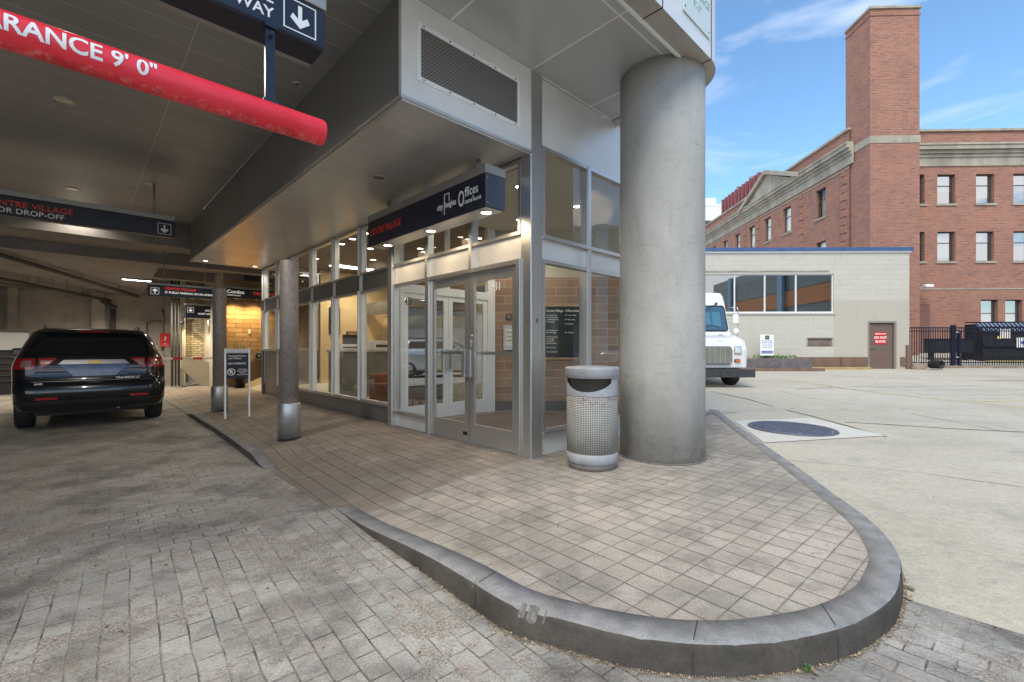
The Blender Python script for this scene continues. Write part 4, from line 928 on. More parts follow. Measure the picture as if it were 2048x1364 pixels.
for x in (-.93, -.32): can_lamp(HS, x, .16, 2.595, r=.05); spot(HS, (x, .45, 2.55), 55, R(120), (1, .78, .42))
b = MB(); b.tube((-.85, .1, 3.16), (-.85, .1, 4.3), .02, seg=8); b.build('hanger', M['sign_grey'], HS)
# standing sign
SS = TU('standing_sign', 'white legged standing sign reading no parking on the brick walk between two steel columns', 'sign', (-1.815, 6.48, 0))
for s in (-1, 1):
    b = MB(); b.box(s * .213 - .016, s * .213 + .016, -.016, .016, 0, 1.40, .003, 1); b.build('leg', M['frame_white'], SS)
b = MB(); b.box(-.196, .196, -.012, .012, 1.31, 1.395); b.build('header', M['alu'], SS)
b = MB(); b.box(-.196, .196, -.012, .012, .80, 1.309); b.build('panel', M['navy'], SS)
text('Condominiums', .052, M['white'], SS, (-.165, -.0135, 1.235)); text('and Offices', .052, M['white'], SS, (-.165, -.0135, 1.185)); text('NO PARKING', .052, M['white'], SS, (-.165, -.0135, 1.08), bold=.0006)
b = MB()
for k in range(24):
    a0, a1 = 2 * math.pi * k / 24, 2 * math.pi * (k + 1) / 24
    b.face([(-.11 + .07 * math.cos(a0), -.0135, .93 + .07 * math.sin(a0)), (-.11 + .07 * math.cos(a1), -.0135, .93 + .07 * math.sin(a1)), (-.11 + .058 * math.cos(a1), -.0135, .93 + .058 * math.sin(a1)), (-.11 + .058 * math.cos(a0), -.0135, .93 + .058 * math.sin(a0))])
b.face([(-.155, -.0136, .970), (-.145, -.0136, .978), (-.062, -.0136, .890), (-.072, -.0136, .882)])
b.build('no_parking_symbol', M['white'], SS); text('P', .10, M['white'], SS, (-.14, -.0134, .895), bold=.002)
for i, s_ in enumerate(('TOW-AWAY', 'UNAUTHORIZED', 'VEHICLES', 'WILL BE TOWED')): text(s_, .026, M['white'], SS, (.09, -.0135, .97 - i * .036), 0, 'CENTER', bold=.0004)

# ================================================================== LAMPS IN CEILINGS
def downlight(label, uvz, on, r=.11, e=0, c=(1, .92, .80), rect=None, group='recessed ceiling lamps'):
    Lm = TU('ceiling_light', label, 'ceiling light', uvz, group)
    if rect:
        b = MB(); b.box(-rect[0] / 2 - .02, rect[0] / 2 + .02, -rect[1] / 2 - .02, rect[1] / 2 + .02, -.02, -.001); b.build('housing', M['lamp_ring'], Lm)
        b = MB(); b.box(-rect[0] / 2, rect[0] / 2, -rect[1] / 2, rect[1] / 2, -.028, -.0205); b.build('tube', M[on], Lm)
    else: 
        b = MB(); b.lathe([(r + .02, -.002), (r + .024, -.008), (r, -.014), (r - .02, -.003)], 0, 0, 28); b.build('ring', M['lamp_ring'], Lm)
        b = MB(); b.lathe([(r - .004, -.004), (r * .6, -.0035), (.001, -.003)], 0, 0, 24); b.build('lens', M[on], Lm)
    if e: spot(Lm, (0, 0, -.06), e, R(150), c, .08)
    return Lm
downlight('unlit round recessed lamp in the dark ceiling under the red bar', (-4.29, 5.08, ZC), 'lamp_off')
downlight('lit warm lamp in the dark drive ceiling at the left above the red bar', (-4.24, 2.20, ZC), 'lamp_on', e=170)
downlight('faint recessed lamp in the dark ceiling just above the visitor sign', (-4.23, 9.99, ZC), 'lamp_off')
downlight('unlit lamp near the bulkhead above the visitor sign', (-3.05, 8.4, ZC), 'lamp_off', .06)
downlight('small round white plate in the ceiling beside the one way sign', (-2.03, 2.37, ZC), 'lamp_off', .05)
downlight('lit lamp behind the visitor sign over the black car', (-4.15, 11.6, ZC), 'lamp_on', .10, e=40)
downlight('round recessed lamp in the bulkhead soffit left of the entrance sign', (-1.0, 2.09, ZS + .022), 'lamp_off', .10)
downlight('lit lamp at the near far corner of the bulkhead soffit over the walk', (-1.55, 11.2, ZS + .022), 'lamp_dim', .08, e=20)
downlight('lit lamp in the bulkhead soffit close to the glass wall end', (-.3, 11.2, ZS + .022), 'lamp_dim', .08, e=20)
downlight('fluorescent tube under the garage ceiling above the parking sign', (-2.6, 17.2, 3.88), 'lamp_white', rect=(.8, .08), e=520, c=(1, .9, .75))
downlight('fluorescent tube under the garage ceiling far at the left', (-8.2, 16.0, 3.9), 'lamp_white', rect=(1.3, .10), e=560, c=(1, .88, .7))
inside_pts = [(2.39, 2.6), (2.55, 1.25), (1.06, 1.26), (2.79, 4.41), (2.38, 6.33), (.66, 7.25), (.63, 6.55), (.61, 5.84), (1.43, 7.24), (1.0, 4.5), (2.2, 8.6), (.9, 9.6)]
names_in = ['nearer the lot windows behind the doors', 'seen through the tall lot side window', 'just above the entrance doors', 'behind the inner white doors', 'deep in the office behind the transom', 'at the third office window from the doors', 'above the second office window', 'above the first office window', 'between the office window lamps and the back wall', 'beside the wide pilaster', 'over the reception counter', 'over the far office bays']
for i, (u, v) in enumerate(inside_pts): downlight('lit round interior lamp ' + names_in[i], (u, v, 4.04), 'lamp_on', .09, e=(45 if i in (0, 2) else (22 if v > 3.6 and i % 2 else 0)), c=(1, .86, .66))
downlight('long bright fluorescent panel in the office ceiling nearest the walk', (2.4, 10.2, 4.04), 'lamp_white', rect=(1.6, .35), e=130, c=(1, .87, .62))
downlight('bright fluorescent panel in the office ceiling by the back wall', (4.6, 7.0, 4.04), 'lamp_white', rect=(1.6, .35), e=130, c=(1, .87, .62))

# ================================================================== STEEL COLUMNS
def perf_mat():
    t = NT('perforated_steel'); o = t.obj(); sp = t.n('ShaderNodeSeparateXYZ'); t.l(o, sp.inputs[0])
    a = t.math('MULTIPLY', t.math('ARCTAN2', sp.outputs[1], sp.outputs[0]), .135); cb = t.n('ShaderNodeCombineXYZ'); t.l(a, cb.inputs[0]); t.l(sp.outputs[2], cb.inputs[1])
    n = t.noise(t.map(cb.outputs[0], (120, 8, 1)), 1, 3); n2 = t.noise(t.map(cb.outputs[0], (8, 150, 1)), 1, 3); n3 = t.noise(t.map(o, (3, 3, 1)), 1.5, 4)
    c = t.mix(t.rng(t.math('ADD', n, n2), .75, 1.25), (.20, .17, .155), (.50, .45, .42)); c = t.mix(t.rng(n3, .3, .7, 0, .4), c, (.27, .21, .18))
    t.set(c=c, r=.45, m=.3); t.bump(n2, .4, .01); return t.m
M['perf'] = perf_mat()
def steel_col(u, v, label):
    S = TU('steel_column', label, 'column', (u, v, 0), 'round steel columns along the walk')
    b = MB(); b.lathe([(.135, .5), (.135, 2.76), (.13, 2.78), (.05, 2.79)], seg=40); b.build('shaft', M['perf'], S)
    b = MB(); b.lathe([(.166, 0), (.166, .535), (.160, .545), (.136, .546)], seg=40); b.build('base_sleeve', M['steel'], S)
    b = MB(); b.lathe([(.172, 0), (.172, .006), (.166, .007)], seg=40); b.build('seal', M['dark_grey'], S)
steel_col(-1.74, 3.61, 'near round steel column with a smooth base sleeve standing on the brick walk'); steel_col(-1.80, 8.15, 'far round steel column behind the standing no parking sign')

# ================================================================== LITTER BIN
LB = T('litter_bin', 'weathered round metal litter bin with an open mouth and perforated body by the concrete column', 'litter bin', (.955, 5.40, 0), R(-10))
SGR = surf('bin_grey_paint', (.36, .365, .385), .6, .1, .16, 6, bump=.12, bscale=30, fine=.25)
b = MB(); b.lathe([(.275, 0), (.28, .05), (.285, .075), (.26, .076)], seg=48); b.build('base', surf('bin_base', (.24, .225, .21), .7, .2, .2, 8), LB)
b = MB(); b.lathe([(.29, .074), (.303, .082), (.303, .19), (.300, .192)], seg=56); b.build('lower_band', SGR, LB)
def bin_perf():
    t = NT('perforated_bin_metal'); o = t.obj(); sp = t.n('ShaderNodeSeparateXYZ'); t.l(o, sp.inputs[0])
    a = t.math('MULTIPLY', t.math('ARCTAN2', sp.outputs[1], sp.outputs[0]), .3)
    f1 = t.math('FRACT', t.math('MULTIPLY', a, 50)); f2 = t.math('FRACT', t.math('MULTIPLY', sp.outputs[2], 50))
    d = t.math('MAXIMUM', t.math('ABSOLUTE', t.math('SUBTRACT', f1, .5)), t.math('ABSOLUTE', t.math('SUBTRACT', f2, .5)))
    hole = t.rng(d, .28, .34, 1, 0)
    n = t.noise(o, 7, 6, .7)
    c = t.mix(t.rng(n, .35, .65), (.36, .355, .325), (.46, .45, .42))
    rust = t.math('MULTIPLY', t.rng(t.noise(t.map(o, (1, 1, 1.6)), 14, 5, .7), .5, .62), t.rng(sp.outputs[2], .70, .80, 0, 1))
    c = t.mix(t.math('MULTIPLY', rust, .8), c, (.20, .09, .05)); c = t.mix(t.rng(t.noise(o, 3.5, 4), .5, .7, 0, .35), c, (.33, .31, .24))
    c = t.mix(hole, c, (.055, .05, .045)); t.set(c=c, r=.65, m=0.); t.bump(hole, .6, -.004) ; return t.m
b = MB(); b.lathe([(.300, .192), (.301, .5), (.300, .855)], seg=64); b.build('perforated_body', bin_perf(), LB)
b = MB(); N_ = 96
def mouth(a):   # angle from the bin's front (-y), degrees; returns bottom z of the mouth or None
    if -72 <= a <= 46: k = (a + 13) / 59; return .905 + .10 * k * k * (1 if a < 0 else 1)
    return None
for i in range(N_):
    a0, a1 = 360 * i / N_ - 180, 360 * (i + 1) / N_ - 180
    P = lambda a, z, r: (r * math.sin(R(a)), -r * math.cos(R(a)), z)
    m0, m1 = mouth(a0), mouth(a1)
    zs = [(.855, m0 or 1.06, m1 or 1.06)] if (m0 and m1) else [(.855, 1.06, 1.06)]
    for (zb, t0, t1) in zs:
        b.face([P(a0, zb, .303), P(a1, zb, .303), P(a1, t1, .303), P(a0, t0, .303)])
        if m0 and m1: b.face([P(a0, t0, .303), P(a1, t1, .303), P(a1, t1 - .004, .292), P(a0, t0 - .004, .292)])
b.build('upper_body', SGR, LB, smooth=True)
b = MB(); b.lathe([(.300, 1.055), (.318, 1.06), (.320, 1.16), (.322, 1.172), (.30, 1.183), (.16, 1.192), (.001, 1.196)], seg=64); b.build('lid', SGR, LB)
b = MB(); b.lathe([(.001, .70), (.27, .70), (.285, .85), (.285, 1.054), (.29, 1.056)], seg=40); b.build('liner', surf('bin_liner', (.035, .032, .03), .5, 0, .3, 8, bump=.3, bscale=12), LB, flip=True)

# ================================================================== FURNITURE AND PLANT
RC = TU('reception_counter', 'long grey reception counter inside the office windows', 'counter', (.75, 7.6, 0))
b = MB(); b.box(0, 3.0, 0, .7, .05, 1.31); b.build('front', M['counter'], RC); b = MB(); b.box(-.04, 3.04, -.04, .75, 1.31, 1.355, .006, 1); b.build('top', M['counter_top'], RC); b = MB(); b.box(.05, 2.95, .04, .66, 0, .05); b.build('plinth', M['black'], RC)
for (x, y, lb, sz) in ((.55, 7.9, 'open cardboard box at the left end of the reception counter', (.5, .32, .16)), (1.45, 7.85, 'cream printer box standing mid way on the reception counter', (.6, .4, .26))):
    B_ = TU('box', lb, 'box', (x + .3, y, 1.355)); b = MB(); b.box(0, sz[0], -sz[1] / 2, sz[1] / 2, 0, sz[2], .02, 2); b.build('carton', M['paper'], B_); b = MB(); b.box(.05, sz[0] - .05, -sz[1] / 2 - .003, -sz[1] / 2 + .01, sz[2] * .3, sz[2] * .6); b.build('slot', M['dark_grey'], B_)
MO = TU('monitor', 'black computer monitor standing on the office counter', 'monitor', (1.0, 7.95, 1.355)); b = MB(); b.box(0, .55, 0, .04, .08, .42, .005, 1); b.build('screen', M['screen'], MO); b = MB(); b.box(.2, .35, -.08, .12, 0, .012); b.box(.25, .3, .02, .05, .012, .1); b.build('stand', M['black'], MO)
BK = TU('book_rack', 'dark rack of upright leaflets on the counter near the office corner', 'rack', (2.6, 7.8, 1.355)); b = MB(); b.box(0, .4, 0, .2, 0, .06); b.box(0, .4, .18, .2, .06, .3); b.build('tray', M['black'], BK)
b = MB(); 
for k in range(6): b.box(.02 + k * .062, .065 + k * .062, .05, .17, .06, .24 + .03 * (k % 3))
b.build('leaflets', M['paper'], BK)
for (u, z0, wd, h, lb, mt) in ((2.0, 1.9, .38, .9, 'tall dark framed notice on the warm office end wall', 'board'), (2.6, 1.5, .55, .5, 'square framed picture beside the tall notice on the office wall', 'wood'), (4.0, 1.75, .4, .55, 'white paper notice pinned on the warm office wall', 'paper')):
    B_ = TU('wall_frame', lb, 'picture', (u, 11.39, z0)); b = MB(); b.box(0, wd, -.03, 0, 0, h, .004, 1); b.build('frame', M['black'] if mt != 'paper' else M['paper'], B_); b = MB(); b.box(.04, wd - .04, -.036, -.0305, .04, h - .04); b.build('picture', M[mt], B_)
for k, (u, v, lb) in enumerate(((1.2, 5.6, 'brown upholstered armchair inside the second office window'), (2.0, 5.2, 'dark lounge chair inside the first office window'))):
    A_ = TU('armchair', lb, 'armchair', (u, v, 0), rz=R(20 - 50 * k)); mt = surf('upholstery', [(.22, .09, .05), (.03, .035, .045)][k], .8, 0, .15, 4)
    b = MB(); b.box(-.35, .35, -.35, .3, .2, .46, .05, 3); b.build('seat', mt, A_); b = MB(); b.box(-.38, .38, .26, .42, .2, .82, .05, 3); b.build('backrest', mt, A_)
    for s in (-1, 1): b = MB(); b.box(s * .36 - .06, s * .36 + .06, -.35, .3, .2, .62, .04, 3); b.build('armrest', mt, A_)
    for sx_ in (-.3, .3):
        for sy in (-.3, .3): b = MB(); b.tube((sx_, sy, 0), (sx_, sy, .2), .02, seg=8); b.build('leg', M['wood'], A_)
PL = TU('potted_plant', 'black pot of spiky green sword leaves against the warm brick wall', 'plant', (0.02, 14.4, 0))
b = MB(); b.lathe([(.17, 0), (.22, .5), (.235, .52), (.21, .52), (.2, .46), (.001, .46)], seg=28); b.build('pot', M['black_gloss'], PL)
b = MB()
for k in range(38):
    a = random.random() * 6.3; r0 = random.uniform(.01, .13); L_ = random.uniform(.55, 1.3); tl = random.uniform(.05, .32); px_, py_ = r0 * math.cos(a), r0 * math.sin(a)
    w0 = .03; q = Vector((-math.sin(a), math.cos(a), 0)); prev = None
    for s_ in range(6):
        t = s_ / 5; p = Vector((px_ + math.cos(a) * tl * t * t * L_, py_ + math.sin(a) * tl * t * t * L_, .45 + L_ * t)); wd = w0 * (1 - t ** 2.2) * .9 + .001
        cur = (b.bm.verts.new(p - q * wd), b.bm.verts.new(p + q * wd))
        if prev: b.bm.faces.new((prev[0], prev[1], cur[1], cur[0]))
        prev = cur
b.build('foliage', surf('sword_leaf', (.10, .17, .05), .45, 0, .4, 6), PL)
SP = TU('standpipe_cap', 'round dark standpipe cap low on the warm brick wall', 'standpipe', (.76, 14.93, 1.12)); b = MB(); b.tube((0, 0, 0), (0, -.09, 0), .11, .10, 24); b.build('cap', M['black'], SP); b = MB(); b.tube((0, -.0901, 0), (0, -.13, 0), .05, .04, 16); b.tube((0, .0, 0), (0, -.02, 0), .15, .15, 24); b.build('flange', M['steel'], SP)
BG = TU('barrier_gate', 'red and white striped barrier arm across the ramp beside the car', 'barrier', (0, 17.0, 0))
AR = MB(); AR.box(-2.35, .75, -.03, .03, .98, 1.06); a_ = AR.build('arm', M['white'], BG); a_.data.name = 'arm'
b = MB()
for k in range(5): b.box(-2.2 + k * .62, -1.9 + k * .62, -.0325, .0325, .9785, 1.0625)
b.build('stripe', M['red'], a_)
b = MB(); b.box(.6, .9, -.15, .15, -.1, 1.12, .02, 2); b.build('housing', M['wall_beige'], BG)
FX = TU('fire_extinguisher_sign', 'red fire extinguisher cabinet on the back concrete wall beside the dark pipe', 'fire cabinet', (-1.56, 20.72, 1.47)); b = MB(); b.box(0, .34, -.0, .1, 0, .6, .01, 1); b.build('cabinet', M['red'], FX)
b = MB(); b.tube((.14, -.004, .28), (.2, -.004, .42), .02, seg=8); b.tube((.2, -.004, .42), (.13, -.004, .46), .012, seg=8); b.build('symbol', M['white'], FX); text('FIRE', .06, M['white'], FX, (.17, -.003, .12), 0, 'CENTER'); text('EXTINGUISHER', .035, M['white'], FX, (.17, -.003, .06), 0, 'CENTER')
HR = TU('hose_bracket', 'wall mounted loop of grey conduit above the red fire cabinet', 'conduit', (-1.6, 20.9, 0)); b = MB(); b.path([(-.4, -.05, .4), (-.4, -.05, 2.5), (-.2, -.05, 2.6), (.1, -.05, 2.6)], .02, 8); b.path([(.2, -.05, 2.1), (.2, -.05, 2.9), (.1, -.1, 3.1)], .035, 8); b.build('loop', M['pipe'], HR)
CO = TU('conduit', 'bundle of dark vertical conduits beside the cream brick recess', 'conduit', (-1.16, 18.3, 0)); b = MB()
for k in range(3): b.tube((-.28 + k * .11, .0, -.1), (-.28 + k * .11, .0, 4.2), [.045, .03, .04][k], seg=10)
b.build('tubes', M['pipe'], CO)
SC = TU('security_camera', 'small round security camera on the post left of the cream brick recess', 'camera', (-1.14, 18.2, 2.42)); b = MB(); b.lathe([(.001, -.08), (.05, -.06), (.07, 0), (.07, .05), (.001, .06)], seg=20); b.build('dome', M['dark_grey'], SC)
EB = TU('junction_box', 'beige junction box high on the cream brick recess wall', 'box', (-.95, 18.58, 2.6)); b = MB(); b.box(0, .16, -.06, 0, 0, .22, .01, 1); b.build('case', M['wall_beige'], EB)
#@@PART4
# ================================================================== VEHICLES
class Body:
    """rounded-rectangle rings: levels of (z, y_rear, y_front, half_width, corner radius); car faces +y"""
    def __init__(s, lv): s.lv = lv
    def at(s, z):
        L_ = s.lv
        if z <= L_[0][0]: return L_[0][1:]
        for a, b in zip(L_, L_[1:]):
            if a[0] <= z <= b[0]:
                k = (z - a[0]) / max(1e-6, b[0] - a[0]); return tuple(a[i] + (b[i] - a[i]) * k for i in range(1, 5))
        return L_[-1][1:]
    def rear(s, x, z):
        yr, yf, w_, r = s.at(z); e = abs(x) - (w_ - r)
        return yr if e <= 0 else yr + r - math.sqrt(max(0, r * r - min(e, r) ** 2))
    def front(s, x, z):
        yr, yf, w_, r = s.at(z); e = abs(x) - (w_ - r)
        return yf if e <= 0 else yf - r + math.sqrt(max(0, r * r - min(e, r) ** 2))
    def side(s, y, z): return s.at(z)[2]
    def mesh(s, name, mat, parent, sub=2):
        m = MB(); rings = []; n = 4
        for z, yr, yf, w_, r in s.lv:
            P = []
            for cx, cy, a0 in ((w_ - r, yr + r, -90), (w_ - r, yf - r, 0), (-w_ + r, yf - r, 90), (-w_ + r, yr + r, 180)):
                for k in range(n + 1): a = R(a0 + 90 * k / n); P.append((cx + r * math.cos(a), cy + r * math.sin(a), z))
            # extra points along the long sides
            rings.append([m.bm.verts.new(p) for p in P])
        N = len(rings[0])
        for A, B in zip(rings, rings[1:]):
            for i in range(N): m.bm.faces.new((A[i], A[(i + 1) % N], B[(i + 1) % N], B[i]))
        m.bm.faces.new(rings[0][::-1]); m.bm.faces.new(rings[-1])
        o = m.build(name, mat, parent, smooth=True)
        return o
    def patch(s, name, mat, parent, zs, xf, off=.006, nx=14, face='rear', thick=0):
        m = MB(); rows = []
        for z in zs:
            x0, x1 = xf(z); row = []
            for i in range(nx + 1):
                x = x0 + (x1 - x0) * i / nx
                if face == 'rear': p = (x, s.rear(x, z) - off, z)
                elif face == 'front': p = (x, s.front(x, z) + off, z)
                else: sg = 1 if face == 'right' else -1; p = (sg * (s.side(x, z) + off), x, z)
                row.append(m.bm.verts.new(p))
            rows.append(row)
        for A, B in zip(rows, rows[1:]):
            for i in range(nx): m.bm.faces.new((A[i], A[i + 1], B[i + 1], B[i]))
        return m.build(name, mat, parent, smooth=True)
def lin(a, b, n): return [a + (b - a) * i / n for i in range(n + 1)]
def wheel(parent, x, y, r, wd, side):
    b = MB(); prof = [(r * .66, -wd / 2), (r * .93, -wd / 2), (r, -wd / 2 + .04), (r, wd / 2 - .04), (r * .93, wd / 2), (r * .66, wd / 2)]
    n = 36; rg = [[b.bm.verts.new((x + t, y + q * math.cos(2 * math.pi * i / n), r + q * math.sin(2 * math.pi * i / n))) for i in range(n)] for q, t in prof]
    for A, B in zip(rg, rg[1:]):
        for i in range(n): b.bm.faces.new((A[i], A[(i + 1) % n], B[(i + 1) % n], B[i]))
    wh = b.build('wheel', M['tyre'], parent, smooth=True)
    b = MB(); xo = x + side * (wd / 2 - .03); b.tube((xo - side * .12, y, r), (xo - side * .1, y, r), r * .66, seg=32); 
    for k in range(5):
        a = 2 * math.pi * k / 5; p = Vector((xo, y, r)); d = Vector((0, math.cos(a), math.sin(a)))
        b.tube(p, p + d * r * .62, .045, .03, 8)
    b.tube((xo - side * .02, y, r), (xo + side * .01, y, r), .07, seg=16); b.build('rim', M['rim'], wh)
M['tyre'] = surf('tyre', (.022, .021, .021), .8, 0, .3, 20)
M['rim'] = plain('alloy_rim', (.45, .45, .46), .3, .9)
M['auto_glass'] = plain('tinted_glass', (.008, .010, .012), .06, 0, spec=.8)
M['lens_red'] = plain('red_lens', (.36, .01, .012), .12, 0, coat=1)
M['lens_clear'] = plain('clear_lens', (.50, .30, .27), .12, .5, coat=1)
M['headlamp'] = plain('headlamp_lens', (.75, .76, .78), .12, .6, coat=1)
M['chrome'] = plain('chrome', (.7, .7, .7), .12, 1)
M['garnish'] = plain('dark_chrome', (.16, .16, .18), .32, 1)
M['gold'] = plain('gold_emblem', (.62, .42, .10), .25, .7)
def make_suv(name, label, loc, rz, paint, dark_rear=True, group=None):
    S = T(name, label, 'car', loc, rz, group)
    lv = [(.34, .32, 5.15, 1.00, .25), (.40, .12, 5.35, 1.06, .28), (.52, .03, 5.42, 1.10, .30), (.70, .0, 5.44, 1.115, .32), (.84, .0, 5.44, 1.12, .32), (.88, .05, 5.42, 1.115, .30), (1.0, .10, 5.40, 1.12, .30), (1.16, .11, 5.32, 1.125, .32), (1.22, .12, 5.0, 1.12, .30), (1.27, .13, 4.3, 1.11, .30), (1.38, .17, 4.1, 1.075, .30), (1.45, .21, 3.98, 1.04, .28), (1.60, .33, 3.70, .99, .26), (1.75, .46, 3.42, .93, .24), (1.87, .58, 3.18, .87, .24), (1.93, .66, 3.0, .80, .26), (1.965, .85, 2.7, .68, .28), (1.975, 1.2, 2.4, .5, .2)]
    B = Body(lv); pt = NT(name + '_paint'); pt.set(c=paint, r=.22, m=.45, coat=1.0); pt.b.inputs['Coat Roughness'].default_value = .04
    B.mesh('body', pt.m, S)
    ins = lambda d: (lambda z: (-(B.at(z)[2] - d), B.at(z)[2] - d))
    B.patch('rear_window', M['auto_glass'], S, lin(1.44, 1.86, 8), lambda z: (-(B.at(z)[2] - .10), B.at(z)[2] - .10), .008, 24)
    B.patch('spoiler', pt.m, S, [1.86, 1.89, 1.93], ins(.09), .05, 20)
    B.patch('brake_lamp', M['lens_red'], S, [1.872, 1.905], lambda z: (-.22, .22), .062, 6)
    for sg in (-1, 1):
        o_ = lambda z, sg=sg: tuple(sorted((sg * (B.at(z)[2] - .02), sg * .81)))
        i_ = lambda z, sg=sg: tuple(sorted((sg * .765, sg * (.765 - .23 * min(1, max(.12, (z - 1.14) / .2))))))
        T1 = B.patch('tail_lamp', M['lens_red'], S, lin(1.17, 1.37, 5), o_, .012, 10); B.patch('reflector', M['lens_clear'], T1, lin(1.21, 1.33, 3), lambda z, sg=sg: tuple(sorted((sg * (B.at(z)[2] - .12), sg * .86))), .018, 6)
        T2 = B.patch('tail_lamp', M['lens_red'], S, lin(1.16, 1.37, 5), i_, .012, 8); B.patch('reflector', M['lens_clear'], T2, lin(1.22, 1.33, 3), lambda z, sg=sg: tuple(sorted((sg * .74, sg * (.74 - .17 * min(1, max(.1, (z - 1.14) / .2)))))), .018, 6)
        B.patch('bumper_reflector', M['lens_red'], S, [.60, .645], lambda z, sg=sg: tuple(sorted((sg * .52, sg * .80))), .012, 6)
        R_ = MB(); R_.box(sg * .72 - .02, sg * .72 + .02, 1.0, 3.0, 1.985, 2.02, .012, 2); R_.box(sg * .72 - .02, sg * .72 + .02, .92, 1.05, 1.90, 2.02, .012, 2); R_.build('roof_rail', M['black_gloss'], S)
        for z0 in (1,):
            B.patch('side_window', M['auto_glass'], S, lin(1.47, 1.84, 6), lambda z: (.95 + (z - 1.4) * .5, 3.75 - (z - 1.4) * 1.35), .008, 10, 'right' if sg > 0 else 'left')
        wheel(S, sg * .985, 1.12, .41, .27, sg); wheel(S, sg * .985, 4.25, .41, .27, sg)
        m_ = MB(); m_.box(sg * 1.08, sg * 1.34, 3.55, 3.68, 1.36, 1.56, .04, 3); m_.build('wing_mirror', pt.m, S)
        B.patch('headlamp', M['lens_clear'], S, lin(.95, 1.14, 3), lambda z, sg=sg: tuple(sorted((sg * .6, sg * 1.02))), .012, 8, 'front')
    B.patch('windscreen', M['auto_glass'], S, lin(1.42, 1.84, 6), lambda z: (-(B.at(z)[2] - .12), B.at(z)[2] - .12), .008, 16, 'front')
    B.patch('grille', M['black'], S, lin(.72, 1.08, 3), lambda z: (-.5, .5), .012, 6, 'front')
    G = B.patch('garnish', M['garnish'] if dark_rear else pt.m, S, [1.245, 1.27, 1.31, 1.335], lambda z: (-.52 + (z - 1.245) * .9, .52 - (z - 1.245) * .9), .022, 14)
    e = MB(); y_ = B.rear(0, 1.29) - .035
    e.prism([(-.045, 1.317), (.05, 1.317), (.055, 1.308), (.11, 1.308), (.095, 1.272), (.045, 1.272), (.04, 1.263), (-.055, 1.263), (-.06, 1.272), (-.11, 1.272), (-.095, 1.308), (-.05, 1.308)], y_ - .006, y_ + .02, 'y'); e.build('emblem', M['gold'], S)
    B.patch('plate_recess', surf('plate_recess', (.10, .115, .15), .18, .6, .3, 6), S, lin(1.02, 1.235, 4), lambda z: (-.30 - (z - 1.02) * .85, .30 + (z - 1.02) * .85), .010, 10)
    B.patch('lower_trim', M['chrome'] if dark_rear else M['dark_grey'], S, [.93, .937], lambda z: (-.86, .86), .012, 14)
    B.patch('bumper_cladding', M['black'], S, lin(.40, .58, 4), ins(.01), .010, 24)
    B.patch('tow_cover', M['black_gloss'], S, [.885, .915], lambda z: (-.11, .11), .02, 4)
    if dark_rear:
        text('TRAVERSE LT', .058, M['chrome'], S, (.30, B.rear(.6, .955) - .02, .952), 0, bold=.001, sx=1.1); text('AWD', .045, M['chrome'], S, (-.82, B.rear(.75, .9) - .02, .88), 0, bold=.001)
    x = MB(); x.tube((.35, .25, .38), (.35, .6, .38), .035); x.build('exhaust', M['chrome'], S)
    u_ = MB(); u_.box(-.85, .85, .5, 5.0, .26, .36); u_.box(-.8, .8, 1.0, 1.25, .22, .40, .05, 2); u_.build('underbody', M['black'], S)
    return S
make_suv('parked_car', 'black sport utility car parked with its rear toward us under the visitor drop-off sign', W(-3.90, 7.95, -.15), TH, (.010, .012, .018))
make_suv('parked_car', 'silver sport utility car parked in the lot and mirrored in the inner door glass', (13.3, 3.6, gz(13.3, 6)), 0, (.55, .56, .58), False)
make_suv('parked_car', 'white car nosing toward the office windows, mirrored in the lot side glass', (18.7, 14.6, gz(18.7, 12) - .02), R(180), (.75, .76, .77), False)

# step van, front toward the camera
VX, VY = 6.12, 14.1
SV = T('delivery_van', 'white step van with a big windscreen parked facing us beyond the concrete column', 'van', (VX, VY - .1, gz(VX, VY + .6)), R(1.5))
vp = NT('van_white_paint'); vp.set(c=vp.mix(vp.rng(vp.noise(vp.obj(), 1.5, 5), .3, .7), (.70, .70, .69), (.77, .77, .765)), r=.3, coat=.5); VP_ = vp.m
b = MB()
def vring(z, y0, w_, r=.08, y1=7.2):
    return [(-w_, y1, z), (-w_, y0 + r, z), (-w_ + r * .3, y0 + r * .3, z), (-w_ + r, y0, z), (w_ - r, y0, z), (w_ - r * .3, y0 + r * .3, z), (w_, y0 + r, z), (w_, y1, z)]
lv = [vring(.56, .25, 1.20), vring(.60, .12, 1.24), vring(1.15, .08, 1.25, .12), vring(1.42, .16, 1.24, .16), vring(1.52, .30, 1.20, .2), vring(1.66, .88, 1.17, .12), vring(1.74, .98, 1.16, .1), vring(2.62, 1.26, 1.12, .1), vring(2.86, 1.32, 1.09, .12), vring(2.95, 1.38, 1.06, .14), vring(2.98, 1.5, 1.0, .14)]
lv = [[(x, y, z + (.12 if z > 2.6 else 0)) for x, y, z in L_] for L_ in lv]
rg = [[b.bm.verts.new(p) for p in L_] for L_ in lv]
for A_, B_ in zip(rg, rg[1:]):
    for i in range(7): b.bm.faces.new((A_[i], A_[i + 1], B_[i + 1], B_[i]))
    b.bm.faces.new((A_[7], A_[0], B_[0], B_[7]))
b.bm.faces.new(rg[0][::-1]); b.bm.faces.new(rg[-1])
b.build('body', VP_, SV, smooth=False)
b = MB(); b.box(-1.22, 1.22, 1.9, 7.25, .6, 3.14, .05, 3); b.build('cargo_box', VP_, SV)
def vy(z):   # windscreen plane
    return .98 + (z - 1.74) * (.28 / 1.0) - .012
P_ = rrect(-1.06, 1.06, 1.78, 2.62, .09)
g = MB(); P2 = [(x * (1 - .04 * (z - 1.78)), vy(z) - .012, z) for x, z in P_]; g.face(P2)
